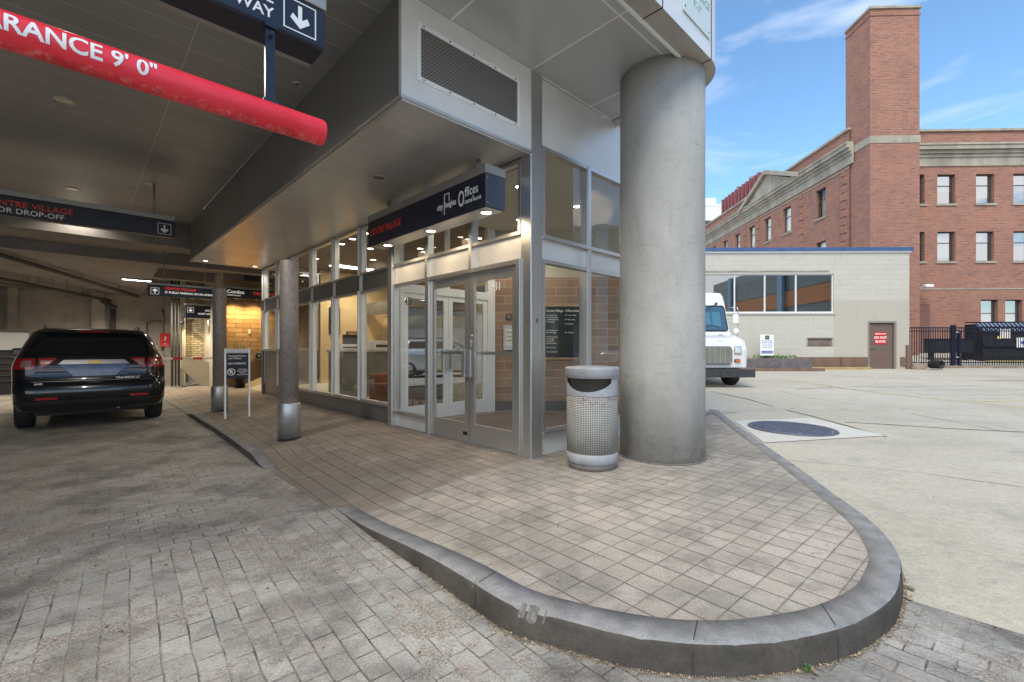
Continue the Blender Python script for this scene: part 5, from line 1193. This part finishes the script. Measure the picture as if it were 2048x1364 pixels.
def wsg():
    t = NT('van_windscreen'); t.set(c=(.02, .07, .09), r=.05, m=.2, spec=1.0, coat=1); return t.m
ws = g.build('windscreen', glass('van_glass', (.25, .50, .52), .9, .16), SV)
g = MB(); 
for (a, c) in zip(P2, P2[1:] + P2[:1]): g.tube(a, c, .018, seg=6)
g.build('gasket', M['black'], ws)
b = MB(); b.face([(x * .99, vy(z) - .006, z) for x, z in rrect(-1.05, 1.05, 1.79, 2.61, .09)]); b.build('cab_shade', surf('cab_interior', (.05, .09, .11), .7, 0, .3, 1.2), ws)
for (x0, x1, z0, z1, c) in ((.30, .52, 1.98, 2.40, 'w'), (.58, .86, 1.93, 2.42, 'w'), (.20, -.3, 1.8, 1.83, 'w')):
    g = MB(); g.face([(x0, vy(z0) - .009, z0), (x1, vy(z0) - .009, z0), (x1, vy(z1) - .009, z1), (x0, vy(z1) - .009, z1)]); g.build('daylight_patch', plain('cab_daylight', (.45, .55, .55), .4), ws) if z1 > 1.9 else None  # pale flat patches painted in for daylight through the cab doors
st_ = MB()
for k in range(20):
    a0, a1 = 2 * math.pi * k / 20, 2 * math.pi * (k + 1) / 20
    st_.tube((.50 + .26 * math.cos(a0), vy(1.86) - .016 + .02 * math.sin(a0), 1.86 + .10 * math.sin(a0)), (.50 + .26 * math.cos(a1), vy(1.86) - .016 + .02 * math.sin(a1), 1.86 + .10 * math.sin(a1)), .008, seg=6)
st_.build('steering_wheel', M['dark_grey'], ws)
for s in (-1, 1):
    b = MB(); b.tube((s * .78, vy(2.70) - .03, 2.70), (s * .30, vy(2.4) - .04, 2.42), .012, seg=8); b.tube((s * .78, vy(2.7) + .02, 2.70), (s * .78, vy(2.7) - .05, 2.70), .035, seg=12); b.tube((s * .30, vy(2.42) - .035, 2.44), (s * .02, vy(2.3) - .03, 2.36), .008, seg=6); b.build('wiper', M['black'], SV)
    b = MB(); b.tube((s * 1.0, .02, 1.13), (s * 1.0, .12, 1.13), .001, seg=4) if False else b.box(s * .91 - .12, s * .91 + .12, .045, .12, 1.01, 1.27, .035, 3); H_ = b.build('headlight', M['chrome'], SV)
    b = MB(); b.box(s * .91 - .085, s * .91 + .085, .03, .06, 1.045, 1.235, .02, 2); b.build('lens', M['headlamp'], H_)
    b = MB(); b.box(s * .90 - .095, s * .90 + .095, .055, .12, .77, .86, .03, 3); I_ = b.build('indicator', M['black'], SV); b = MB(); b.box(s * .90 - .08, s * .90 + .08, .045, .06, .785, .845, .02, 2); b.build('lens', plain('orange_lens', (.75, .16, .03), .25), I_)
    b = MB(); fr_ = [(s * 1.14, 1.05, 2.55), (s * 1.36, .95, 2.55), (s * 1.38, .95, 2.45), (s * 1.38, .95, 1.62), (s * 1.2, 1.05, 1.60)]; b.path(fr_, .014, 8); mf = b.build('mirror_bracket', M['chrome'], SV)
    b = MB(); b.box(s * 1.30 - .09, s * 1.30 + .09, .91, .98, 2.02, 2.32, .03, 3); b.tube((s * 1.3, .96, 1.78), (s * 1.3, .9, 1.78), .085, seg=16); b.build('mirror', M['frame_white'], mf)
    wheel(SV, s * 1.03, .80, .45, .27, s); wheel(SV, s * .98, 5.6, .43, .26, s)
b = MB(); b.prism(rrect(-.72, .72, .70, 1.26, .12), .045, .11, 'y'); G_ = b.build('grille', M['dark_grey'], SV)
b = MB()
for k in range(17): z = .73 + k * .031; b.box(-.68, .68, .018, .046, z, z + .017)
for k in range(9): x = -.66 + k * .165; b.box(x - .006, x + .006, .014, .0455, .71, 1.25)
b.build('grille_bars', surf('grille_metal', (.40, .40, .34), .4, .5), G_)
b = MB(); b.box(-1.36, 1.36, -.12, .10, .30, .55, .015, 2); BP = b.build('bumper', surf('dark_bumper', (.045, .045, .048), .5, .2, .3, 5), SV)
b = MB(); b.box(.25, .27, -.124, -.118, .31, .54); 
for z in (.37, .45): b.tube((.36, -.128, z), (.36, -.118, z), .014, seg=8)
b.build('bolts', M['black'], BP)
b = MB(); b.box(.3, .4, -.0, .07, 1.60, 1.62) ; b.box(-.95, .95, 1.2, 6.9, .32, .56); b.build('chassis', M['black'], SV)
for s_, sz, px_ in ((".", .02, 0),): pass

# ================================================================== BRICK BUILDING
BR = T('brick_building', 'large red brick building with a stone cornice, pediment and tall square chimney tower', 'building', (21.3, 28.6, 0), R(-1.7))
GZB = .6
def wall_with_holes(name, mat, parent, ax, c, a0, a1, z0, z1, holes, depth=.32, rev=None):
    """wall sheet in plane ax=c spanning a0..a1, z0..z1, with rectangular openings and their reveals; outside is toward -axis"""
    m = MB(); xs_ = sorted({a0, a1, *[h[0] for h in holes], *[h[1] for h in holes]}); zs_ = sorted({z0, z1, *[h[2] for h in holes], *[h[3] for h in holes]})
    P = (lambda a, d, z: (c + d, a, z)) if ax == 'x' else (lambda a, d, z: (a, c + d, z))
    for i in range(len(xs_) - 1):
        for j in range(len(zs_) - 1):
            mx_, mz_ = (xs_[i] + xs_[i + 1]) / 2, (zs_[j] + zs_[j + 1]) / 2
            if any(h[0] < mx_ < h[1] and h[2] < mz_ < h[3] for h in holes): continue
            m.face([P(xs_[i], 0, zs_[j]), P(xs_[i + 1], 0, zs_[j]), P(xs_[i + 1], 0, zs_[j + 1]), P(xs_[i], 0, zs_[j + 1])])
    for h in holes:
        m.face([P(h[0], 0, h[2]), P(h[0], depth, h[2]), P(h[0], depth, h[3]), P(h[0], 0, h[3])]); m.face([P(h[1], 0, h[2]), P(h[1], depth, h[2]), P(h[1], depth, h[3]), P(h[1], 0, h[3])])
        m.face([P(h[0], 0, h[3]), P(h[1], 0, h[3]), P(h[1], depth, h[3]), P(h[0], depth, h[3])]); m.face([P(h[0], 0, h[2]), P(h[1], 0, h[2]), P(h[1], depth, h[2]), P(h[0], depth, h[2])])
    return m.build(name, mat, parent, flip=True)
M['blind'] = surf('window_blind', (.70, .71, .66), .8, 0, .06, 2)
M['win_in'] = surf('dim_room', (.10, .105, .11), .8, 0, .5, .8)
def far_window(parent, ax, c, h, gm='glass_sky', back='win_in', blind=.5, depth=.22, lab=None):
    a0, a1, z0, z1 = h
    P = (lambda a, d, z: (c + d, a, z)) if ax == 'x' else (lambda a, d, z: (a, c + d, z))
    def bx(m, p0, p1, q0, q1, r0, r1):
        if ax == 'x': m.box(c + q0, c + q1, p0, p1, r0, r1)
        else: m.box(p0, p1, c + q0, c + q1, r0, r1)
    f = MB(); t = .06
    bx(f, a0, a0 + t, depth - .04, depth + .02, z0, z1); bx(f, a1 - t, a1, depth - .04, depth + .02, z0, z1); bx(f, a0 + t, a1 - t, depth - .04, depth + .02, z0, z0 + t); bx(f, a0 + t, a1 - t, depth - .04, depth + .02, z1 - t, z1)
    bx(f, a0 + t, a1 - t, depth - .03, depth + .02, z0 + (z1 - z0) * .62, z0 + (z1 - z0) * .62 + .05)
    F = f.build('window', M['dark_grey'], parent)
    g = MB(); g.face([P(a0 + t, depth, z0 + t), P(a1 - t, depth, z0 + t), P(a1 - t, depth, z1 - t), P(a0 + t, depth, z1 - t)]); g.build('pane', M[gm], F)
    g = MB(); g.face([P(a0, depth + .3, z0), P(a1, depth + .3, z0), P(a1, depth + .3, z1), P(a0, depth + .3, z1)]); g.build('room', M[back], F)
    if blind: g = MB(); g.face([P(a0 + t, depth + .06, z1 - (z1 - z0) * blind), P(a1 - t, depth + .06, z1 - (z1 - z0) * blind), P(a1 - t, depth + .06, z1 - t), P(a0 + t, depth + .06, z1 - t)]); g.build('blind', M['blind'], F)
    s_ = MB(); bx(s_, a0 - .1, a1 + .1, -.07, depth, z0 - .13, z0); s_.build('sill', M['stone'], F)
RY = .45
rx = [3.9, 6.0 - .2, 8.2, 10.5, 12.8, 15.1, 17.4]
holes = []
for i, x in enumerate(rx):
    holes += [(x, x + 1.12, 10.62, 12.5), (x, x + 1.12, 6.95, 8.85)]
    if i == 2: holes += [(8.5, 9.55, 2.2, 4.5), (10.0, 11.05, 2.2, 4.5)]
    if i == 5: holes += [(14.6, 15.65, 2.2, 4.5)]
wall_with_holes('wall', M['brick_red'], BR, 'y', RY, 0.0, 22, GZB, 15.2, holes)
for k, h in enumerate(holes): far_window(BR, 'y', RY, h, 'glass_sky', 'win_in', blind=(.95 if h[2] < 3 else [.75, .35, .55, .85][k % 4]))
ly = [(2.25, 3.3), (6.3, 7.4), (9.15, 10.2), (11.8, 12.9), (14.6, 15.6), (17.3, 18.3), (20.0, 21.0)]
holes = []
for a, c in ly: holes += [(a, c, 10.45, 12.45), (a, c, 6.8, 8.8)]
wall_with_holes('wall', M['brick_red'], BR, 'x', 0, 0, 30, GZB, 15.2, holes)
for k, h in enumerate(holes): far_window(BR, 'x', 0, h, 'glass', 'blind' if k != 0 else 'win_in', blind=0 if k == 0 else .9)
b = MB(); b.box(.35, 22, RY + .02, 30, 14.6, 14.7); b.box(.6, 22, 6, 30, GZB, 14.6); b.build('roof', M['dark_grey'], BR)
# parapet coping
b = MB(); b.box(-.12, .35, -.04, 30, 15.2, 15.36); b.build('coping', M['stone'], BR); b = MB(); b.box(.353, 22, RY - .12, RY + .4, 15.2, 15.34); b.build('coping', M['stone'], BR)
# cornice : frieze, mouldings
def mould(axis, c, a0, a1, zs, name='cornice'):
    for (z0, z1, p) in zs:
        b = MB()
        if axis == 'x': b.box(c - p, c + .02, a0, a1, z0, z1)
        else: b.box(a0, a1, c - p, c + .02, z0, z1)
        b.build(name, M['stone'], BR)
prof = [(13.0, 13.55, .06), (13.552, 13.75, .13), (13.752, 13.95, .24), (13.952, 14.20, .40), (14.202, 14.32, .46)]
mould('y', RY, 2.9, 22, prof); mould('x', 0, -.35, 30, prof)
mould('x', 0, 0, 30, [(12.78, 12.86, .04)], 'string_course')
# pediment
b = MB(); b.prism([(4.95, 14.0), (13.4, 14.0), (9.2, 15.9)], -.30, .05, 'x'); b.build('pediment', M['stone'], BR)
for (ya, za, yb, zb) in ((4.6, 14.18, 9.2, 16.15), (13.75, 14.18, 9.2, 16.15)):
    b = MB(); q = [(ya, za - .16), (ya, za + .14), (yb, zb + .14), (yb, zb - .2)]; b.prism(q, -.58, .02, 'x'); b.build('raking_cornice', M['stone'], BR)
b = MB(); b.box(-.16, -.001, 4.9, 13.5, GZB, 13.0); 
# quoins : raised brick blocks
def quoin(yc, face='x'):
    b = MB(); z = 1.0; k = 0
    while z < 12.7:
        w_ = .55 if k % 2 else .36
        b.box(-.075, .001, yc - w_ / 2, yc + w_ / 2, z, z + .46); z += .52; k += 1
    b.build('quoins', M['brick_red'], BR)
b.bm.free()
for yc in (.5, 5.0, 11.25, 13.6): quoin(yc)
# chimney tower
b = MB(); b.box(.08, 2.95, -1.62, RY - .002, GZB, 21.6); CH = b.build('chimney', M['brick_red'], BR)
b = MB(); b.box(.05, 2.98, -1.65, RY, 13.62, 14.05); b.build('stone_band', M['stone'], CH)
b = MB(); b.box(-.0, 3.03, -1.7, .5, 21.602, 21.74); b.build('coping', M['stone'], CH)
b = MB(); b.box(.04, 2.99, -1.66, .46, 21.2, 21.3); b.build('corbel', M['brick_red'], CH)
b = MB(); b.box(3.9, 5.3, RY - .06, RY + .001, 1.2, 4.25); b.build('bricked_niche', brick('dark_red_brick', (.24, .085, .06), (.18, .07, .05), (.25, .18, .15), .36, .112, .014, third=.6), BR)
b = MB(); b.box(3.9, 22, RY - .03, RY + .001, 5.15, 5.24); b.build('string_course', M['stone'], BR)
FL = T('wall_floodlight', 'small white floodlight on the brick wall right of the grey building', 'floodlight', (25.6, 28.3, 5.2)); b = MB(); b.box(0, .5, -.3, -.05, .0, .18, .03, 2); b.tube((.2, 0, .05), (.2, .55, .05), .03); b.build('housing', M['frame_white'], FL)
PH = T('rooftop_plant_room', 'dark red ribbed plant room on the roof behind the pediment', 'plant room', (24.0, 43.8, 14.7), R(-1.7))
b = MB(); b.box(0, 5, 0, 8.5, 0, 3.75); b.build('wall', surf('maroon_cladding', (.17, .05, .055), .6, .1, .15, 1), PH)
b = MB()
for k in range(11): b.box(-.2, 0, k * .8, k * .8 + .2, 0, 3.76)
for k in range(5): b.box(k * 1.0, k * 1.0 + .14, -.14, 0, 0, 3.7)
b.build('ribs', surf('maroon_ribs', (.25, .075, .08), .5, .1), PH)
b = MB()
for k in range(5): b.box(.3, .6, 1 + k * 1.4, 1.5 + k * 1.4, 3.55, 4.1 + .2 * (k % 2))
b.build('vents', M['sign_grey'], PH)
FB = T('distant_building', 'pale white office block far behind the brick wing', 'building', (33, 80, 0)); b = MB(); b.box(0, 6, 0, 8, 0, 26.5); b.build('wall', M['fascia'], FB); b = MB(); b.box(-.05, 6.05, -.05, 8, 26.5, 26.9); b.box(1.5, 3.5, 1, 5, 26.9, 28.3); b.build('roof', M['fascia'], FB)
b = MB()
for k in range(7): b.box(-.02, 0, .3, 7.7, 2 + k * 3.4, 3.6 + k * 3.4); b.box(.3, 5.7, -.02, 0, 2 + k * 3.4, 3.6 + k * 3.4)
b.build('window_bands', M['auto_glass'], FB)

# ================================================================== GREY CONCRETE BUILDING
GB = T('concrete_building', 'low painted concrete block building with a blue fascia and a brown door', 'building', (18.42, 21.0, 0), R(-1.0))
wh_ = (-9.75, -3.47, 3.07, 4.88); dh = (-1.83, -.70, .40, 2.58); vh = (-4.70, -3.50, 1.52, 1.86)
wall_with_holes('wall', M['block'], GB, 'y', 0, -19, 0, .3, 5.85, [wh_, dh, vh], .22)
b = MB(); b.face([(0, 0, .3), (0, 6.8, .3), (0, 6.8, 5.85), (0, 0, 5.85)]); b.face([(-19, 0, .3), (-19, 6.8, .3), (-19, 6.8, 5.85), (-19, 0, 5.85)]); b.face([(-19, 6.8, .3), (0, 6.8, .3), (0, 6.8, 5.85), (-19, 6.8, 5.85)]); b.build('wall', M['block'], GB)
b = MB(); b.box(-19.1, .1, -.12, 6.9, 5.93, 6.08); b.build('roof_fascia', M['blue'], GB); b = MB(); b.box(-19.05, .05, -.06, 6.85, 5.852, 5.928); b.build('roof_edge', M['frame_white'], GB)
b = MB(); b.box(-19, 0, .02, 6.8, 5.84, 5.849); b.build('roof', M['dark_grey'], GB)
for a, c in ((-9.75, -8.005), (-8.0, -6.605), (-6.6, -5.165), (-5.16, -3.47)):
    f = MB(); t = .022
    f.box(a, a + t, .06, .14, 3.07, 4.88); f.box(c - t, c, .06, .14, 3.07, 4.88); f.box(a + t, c - t, .06, .14, 3.07, 3.12); f.box(a + t, c - t, .06, .14, 4.83, 4.88); F = f.build('window', M['frame_white'], GB)
    g = MB(); g.face([(a + t, .1, 3.12), (c - t, .1, 3.12), (c - t, .1, 4.83), (a + t, .1, 4.83)]); g.build('pane', glass('dark_mirror_glass', (.35, .42, .40), .9, .26) if 'dmg' not in M else M['dmg'], F)
    M.setdefault('dmg', bpy.data.materials['dark_mirror_glass'])
b = MB(); b.box(-9.9, -3.3, .9, 1.0, 2.9, 5.0); b.build('room_wall', M['win_in'], GB)
b = MB(); b.box(-9.85, -3.40, -.05, .001, 2.98, 3.06); b.build('sill', M['block'], GB)
b = MB(); b.box(-9.75, -3.7, -.03, .001, 4.98, 5.03); b.build('lintel', M['stone'], GB)
b = MB(); b.box(-1.80, -.73, .06, .12, .45, 2.55); D_ = b.build('door', M['brown'], GB)
b = MB(); b.box(-1.70, -1.50, .0, .02, 1.40, 1.43); b.tube((-1.70, .06, 1.415), (-1.70, .0, 1.415), .035); b.build('handle', M['chrome'], D_); b = MB(); b.tube((-1.70, .06, 1.65), (-1.70, .03, 1.65), .03); b.build('lock', M['chrome'], D_)
b = MB(); b.box(-1.55, -1.02, .045, .058, 1.60, 2.17); sg_ = b.build('warning_sign', M['red'], D_)
for s_, z, q in (('EMERGENCY EXIT', 2.06, .062), ('DO NOT', 1.86, .145), ('BLOCK', 1.68, .145)): text(s_, q, M['white'], D_, (-1.285, .043, z), 0, 'CENTER', bold=.003)
b = MB(); b.box(-1.90, -1.83, -.02, .14, .40, 2.58); b.box(-.70, -.60, -.02, .14, .40, 2.58); b.box(-1.90, -.60, -.021, .14, 2.58, 2.66); b.build('door_frame', surf('door_frame', (.24, .2, .17), .6), GB)
b = MB(); b.box(-4.66, -3.54, .15, .16, 1.55, 1.83); v_ = b.build('vent', M['black'], GB)
b = MB(); 
for k in range(6): b.box(-4.66, -3.54, .06, .12, 1.55 + k * .05, 1.572 + k * .05)
b.box(-4.72, -3.48, .0, .02, 1.86, 1.91); b.box(-4.72, -3.48, .0, .02, 1.48, 1.52); b.box(-4.72, -4.66, .0, .1, 1.52, 1.86); b.box(-3.54, -3.48, .0, .1, 1.52, 1.86); b.build('louvre', surf('louvre_paint', (.42, .33, .27), .7), v_)
for a, c in ((-5.25, -3.2), (-3.17, -1.95)): b = MB(); b.box(a, c, -.08, .0, .52, 1.0); b.build('base_panel', M['brown_panel'], GB)
b = MB(); b.box(-.42, -.18, -.06, .0, .6, 1.0); b.box(-.175, .02, -.09, .0, .42, 1.55); b.build('corner_guard', M['brown_panel'], GB)
b = MB(); b.box(-2.0, 0, -.02, -.0005, 2.95, 3.0) ; b.bm.free()
def boxthing(name, label, cat, loc, dims, mat, part, bev=.01, rz=-1.0):
    t_ = T(name, label, cat, loc, R(rz)); b = MB(); b.box(0, dims[0], 0, dims[1], 0, dims[2], bev, 2); b.build(part, mat, t_); return t_
PT = boxthing('planter', 'long dark stone planter with weeds at the foot of the grey building beside the van', 'planter', (9.9, 20.05, .45), (3.35, .9, .50), M['planter'], 'trough')
b = MB(); b.box(-.1, 3.75, -.25, -.001, -.1, .09, .01, 1); b.build('step', M['brown_panel'], PT)
wd_ = MB(); random.seed(3)
for k in range(150): leafmesh(wd_, random.gauss(1.9, .5), .3 + random.random() * .4, .5 + random.random() * .16 * math.exp(-abs(random.gauss(0, .5))), .05, random.random() * 6, 1.2)
tag(wd_.build('weeds', surf('planter_weeds', (.16, .26, .07), .7, 0, .3, 9)), 'patch of pale green weeds growing in the dark stone planter', 'weeds', kind='stuff').location = (9.9, 20.05, .45)
WK = boxthing('timber_kerb', 'weathered yellow timber kerb lying along the foot of the brown base panels', 'kerb', (13.2, 20.6, .42), (3.1, .28, .13), M['wood_kerb'], 'beam')
PSg = T('parking_sign', 'white parking rules sign with black emblem and blue band standing in the planter', 'sign', (11.12, 20.3, .5), R(-1)); b = MB(); b.tube((.3, .03, 0), (.3, .03, .65), .03, seg=10); b.build('post', M['black'], PSg)
b = MB(); b.box(0, .60, -.02, .0, .58, 1.52, .008, 1); b.build('panel', M['frame_white'], PSg)
b = MB(); b.box(.21, .39, -.026, -.0205, 1.31, 1.48); b.build('emblem', M['black'], PSg); text('CV', .09, M['white'], PSg, (.3, -.028, 1.365), 0, 'CENTER')
bt = plain('blue_lettering', (.05, .09, .35), .5)
for i, s_ in enumerate(('PRIVATE PROPERTY', 'CUSTOMER PARKING', 'ONLY. ALL OTHERS', 'WILL BE TOWED AT', 'OWNERS EXPENSE')): text(s_, .062, bt, PSg, (.3, -.0225, 1.23 - i * .075), 0, 'CENTER', sx=.85)
b = MB(); b.box(.04, .56, -.026, -.0205, .68, .80); b.build('band', bt, PSg); text('TOW-AWAY ZONE', .06, M['white'], PSg, (.3, -.028, .72), 0, 'CENTER')
BO = T('rock', 'rounded brown boulder at the corner of the grey building', 'rock', (18.62, 20.75, .45)); b = MB(); g = bmesh.ops.create_icosphere(b.bm, subdivisions=3, radius=.30, matrix=Matrix.Diagonal((.95, .8, 1.05, 1)))
for v_ in g['verts']: v_.co += v_.co.normalized() * random.uniform(-.012, .012)
b.build('stone', surf('boulder', (.26, .20, .15), .9, 0, .2, 5, bump=.3), BO, smooth=True)
CP = T('corrugated_pipe', 'short black corrugated drain pipe end lying beside the boulder', 'pipe', (19.12, 20.7, .68)); b = MB()
pr_ = []
for k in range(8): pr_ += [(.17, k * .06), (.19, k * .06 + .03)]
b.lathe(pr_[:-1] + [(.19, .45), (.15, .45), (.15, .1), (.001, .1)], seg=28); o_ = b.build('tube', M['black'], CP); CP.rotation_euler = (R(90), 0, R(12))
# fence
FN = T('metal_fence', 'black metal picket fence between the grey building and the lot edge', 'fence', (18.48, 21.9, gz(18.5, 21.9)), R(-1.0))
b = MB()
for k in range(140):
    x = .06 + k * .112
    if abs(x - 2.85) > .12: b.box(x - .011, x + .011, -.011, .011, .05, 1.92)
b.build('pickets', M['navy_paint'], FN)
for z in (.22, 1.74, 1.90): b = MB(); b.box(0, 15.8, -.02, .02, z, z + .045); b.build('rail', M['navy_paint'], FN)
for x, w_ in ((2.80, .09), (3.08, .04), (6.5, .06), (10.5, .06)): b = MB(); b.box(x - w_, x + w_, -.05, .05, 0, 2.02 - .3 * (w_ < .05)); b.box(x - w_ - .01, x + w_ + .01, -.06, .06, 2.0 - .3 * (w_ < .05), 2.05 - .3 * (w_ < .05)); b.build('post', M['navy_paint'], FN)
b = MB(); 
for z in (.5, 1.7): b.tube((2.9, -.06, z), (3.06, -.06, z), .02, seg=8)
b.build('hinge', M['chrome'], FN)
FK = boxthing('low_kerb', 'crumbling brown concrete edge under the black fence', 'kerb', (19.4, 21.5, .38), (18, .5, .20), surf('dirty_kerb', (.25, .20, .15), .9, 0, .35, 4, bump=.5, bscale=20, fine=.3), 'edge', .03)
# dumpster
DU = T('dumpster', 'large black steel dumpster with a ribbed sloping plastic lid behind the fence', 'dumpster', (25.25, 24.3, gz(26, 24.2) + .05), R(-10))
pd = surf('dumpster_paint', (.028, .028, .032), .5, .2, .3, 3, fine=.3)
b = MB(); b.prism([(0, .25), (0, 1.50), (.55, 2.0), (1.2, 2.0), (1.2, .0), (.25, .0)], 0, 4.2, 'x'); b.build('body', pd, DU)
b = MB(); b.face([(.0, -.03, 1.55), (4.2, -.03, 1.55), (4.2, .55, 2.06), (0, .55, 2.06)]); b.face([(0, .55, 2.06), (4.2, .55, 2.06), (4.2, 1.25, 2.10), (0, 1.25, 2.10)]); LD = b.build('lid', surf('lid_plastic', (.20, .22, .30), .45, 0, .15, 3), DU)
b = MB()
for k in range(22): x = .02 + k * .195; b.prism([(-.05, 1.53), (-.05, 1.59), (.54, 2.11), (1.25, 2.16), (1.25, 2.10), (.56, 2.06)], x, x + .045, 'x')
b.box(0, 4.2, -.06, -.02, 1.5, 1.56); b.box(0, 4.2, .20, .25, 1.79, 1.85)
b.build('lid_ribs', M['navy_paint'], LD)
b = MB(); b.box(-.02, 4.22, -.12, .02, .78, .95); b.build('lifting_bar', pd, DU)
b = MB(); b.box(.75, 1.2, -.075, -.06, 1.20, 1.68); b.build('notice', surf('notice', (.75, .66, .62), .7, 0, .1, 8), DU); b = MB(); b.box(.60, .78, -.070, -.058, 1.18, 1.32); b.build('sticker', plain('yellow_sticker', (.75, .58, .05), .6), DU)
b = MB(); b.box(1.45, 2.5, -.135, -.121, .72, 1.24); st2 = b.build('logo_panel', M['frame_white'], DU)
b = MB(); b.prism([(1.58, .98), (1.78, 1.10), (2.18, 1.10), (2.38, .98), (2.18, .86), (1.78, .86)], -.140, -.136, 'y'); b.build('logo', bt, st2)
b = MB(); b.box(.0, 5.5, -.5, -.25, -.05, .09, .02, 1); 
TKr = T('timber_sleeper', 'yellow timber sleeper lying in front of the dumpster', 'timber', (25.0, 24.2, gz(26, 24) + .02), R(-3)); b.build('beam', M['wood_kerb'], TKr)
CT = T('metal_trough', 'long low black metal trough left of the dumpster behind the fence', 'container', (22.9, 24.6, gz(23, 24.6)), R(-3)); b = MB(); b.prism([(0, .5), (0, 1.15), (.6, 1.15), (.6, .42), (.15, .42)], 0, 2.1, 'x'); b.build('body', pd, CT); b = MB(); b.box(-.04, 2.14, -.04, .64, 1.15, 1.21); b.build('rim', M['navy_paint'], CT)
for x in (.2, 2.0): b = MB(); b.box(x - .1, x, .2, .5, 0, .42); b.build('leg', pd, CT)
UT = T('utility_box', 'small dark utility box at the left end of the fence by the building corner', 'utility box', (19.0, 23.2, gz(19, 23.2)), R(-2)); b = MB(); b.box(0, .35, 0, .3, .75, 1.5, .02, 2); b.box(.1, .25, .1, .2, 0, .75); b.build('cabinet', M['dark_grey'], UT); b = MB(); b.box(.04, .31, -.01, 0, .8, 1.45); b.build('door', M['black'], UT)

# ================================================================== ACROSS THE LOT (seen only as reflections in the glass)
NBd = T('neighbour_building', 'grey office building with orange bands and blue columns, mirrored in the windows', 'building', (24.5, -16, 0))
b = MB(); b.box(0, 12, 0, 29.5, -.2, 9.5); b.build('wall', surf('grey_cladding', (.30, .31, .33), .6, 0, .1, .3), NBd)
b = MB(); b.box(-.12, 0, 0, 29.5, 5.2, 6.6); b.build('spandrel', surf('orange_panel', (.55, .21, .08), .6, 0, .1, .5), NBd)
b = MB(); b.box(-.06, 0, 0, 29.5, 6.7, 8.6); b.box(-.06, 0, 0, 29.5, 3.0, 5.0); b.build('window_band', surf('greenish_glass', (.15, .18, .17), .3, 0, .25, .4), NBd)
for k in range(3): b = MB(); b.box(-.4, -.13, 5 + k * 10.5, 5.8 + k * 10.5, 0, 9.5); b.build('pier', surf('blue_pier', (.28, .42, .55), .5), NBd)
for y_ in (7.0, 20.0): b = MB(); b.box(-.06, 0, y_, y_ + 1.3, -.1, 2.3); b.build('door', surf('pale_green_door', (.42, .48, .44), .6), NBd)
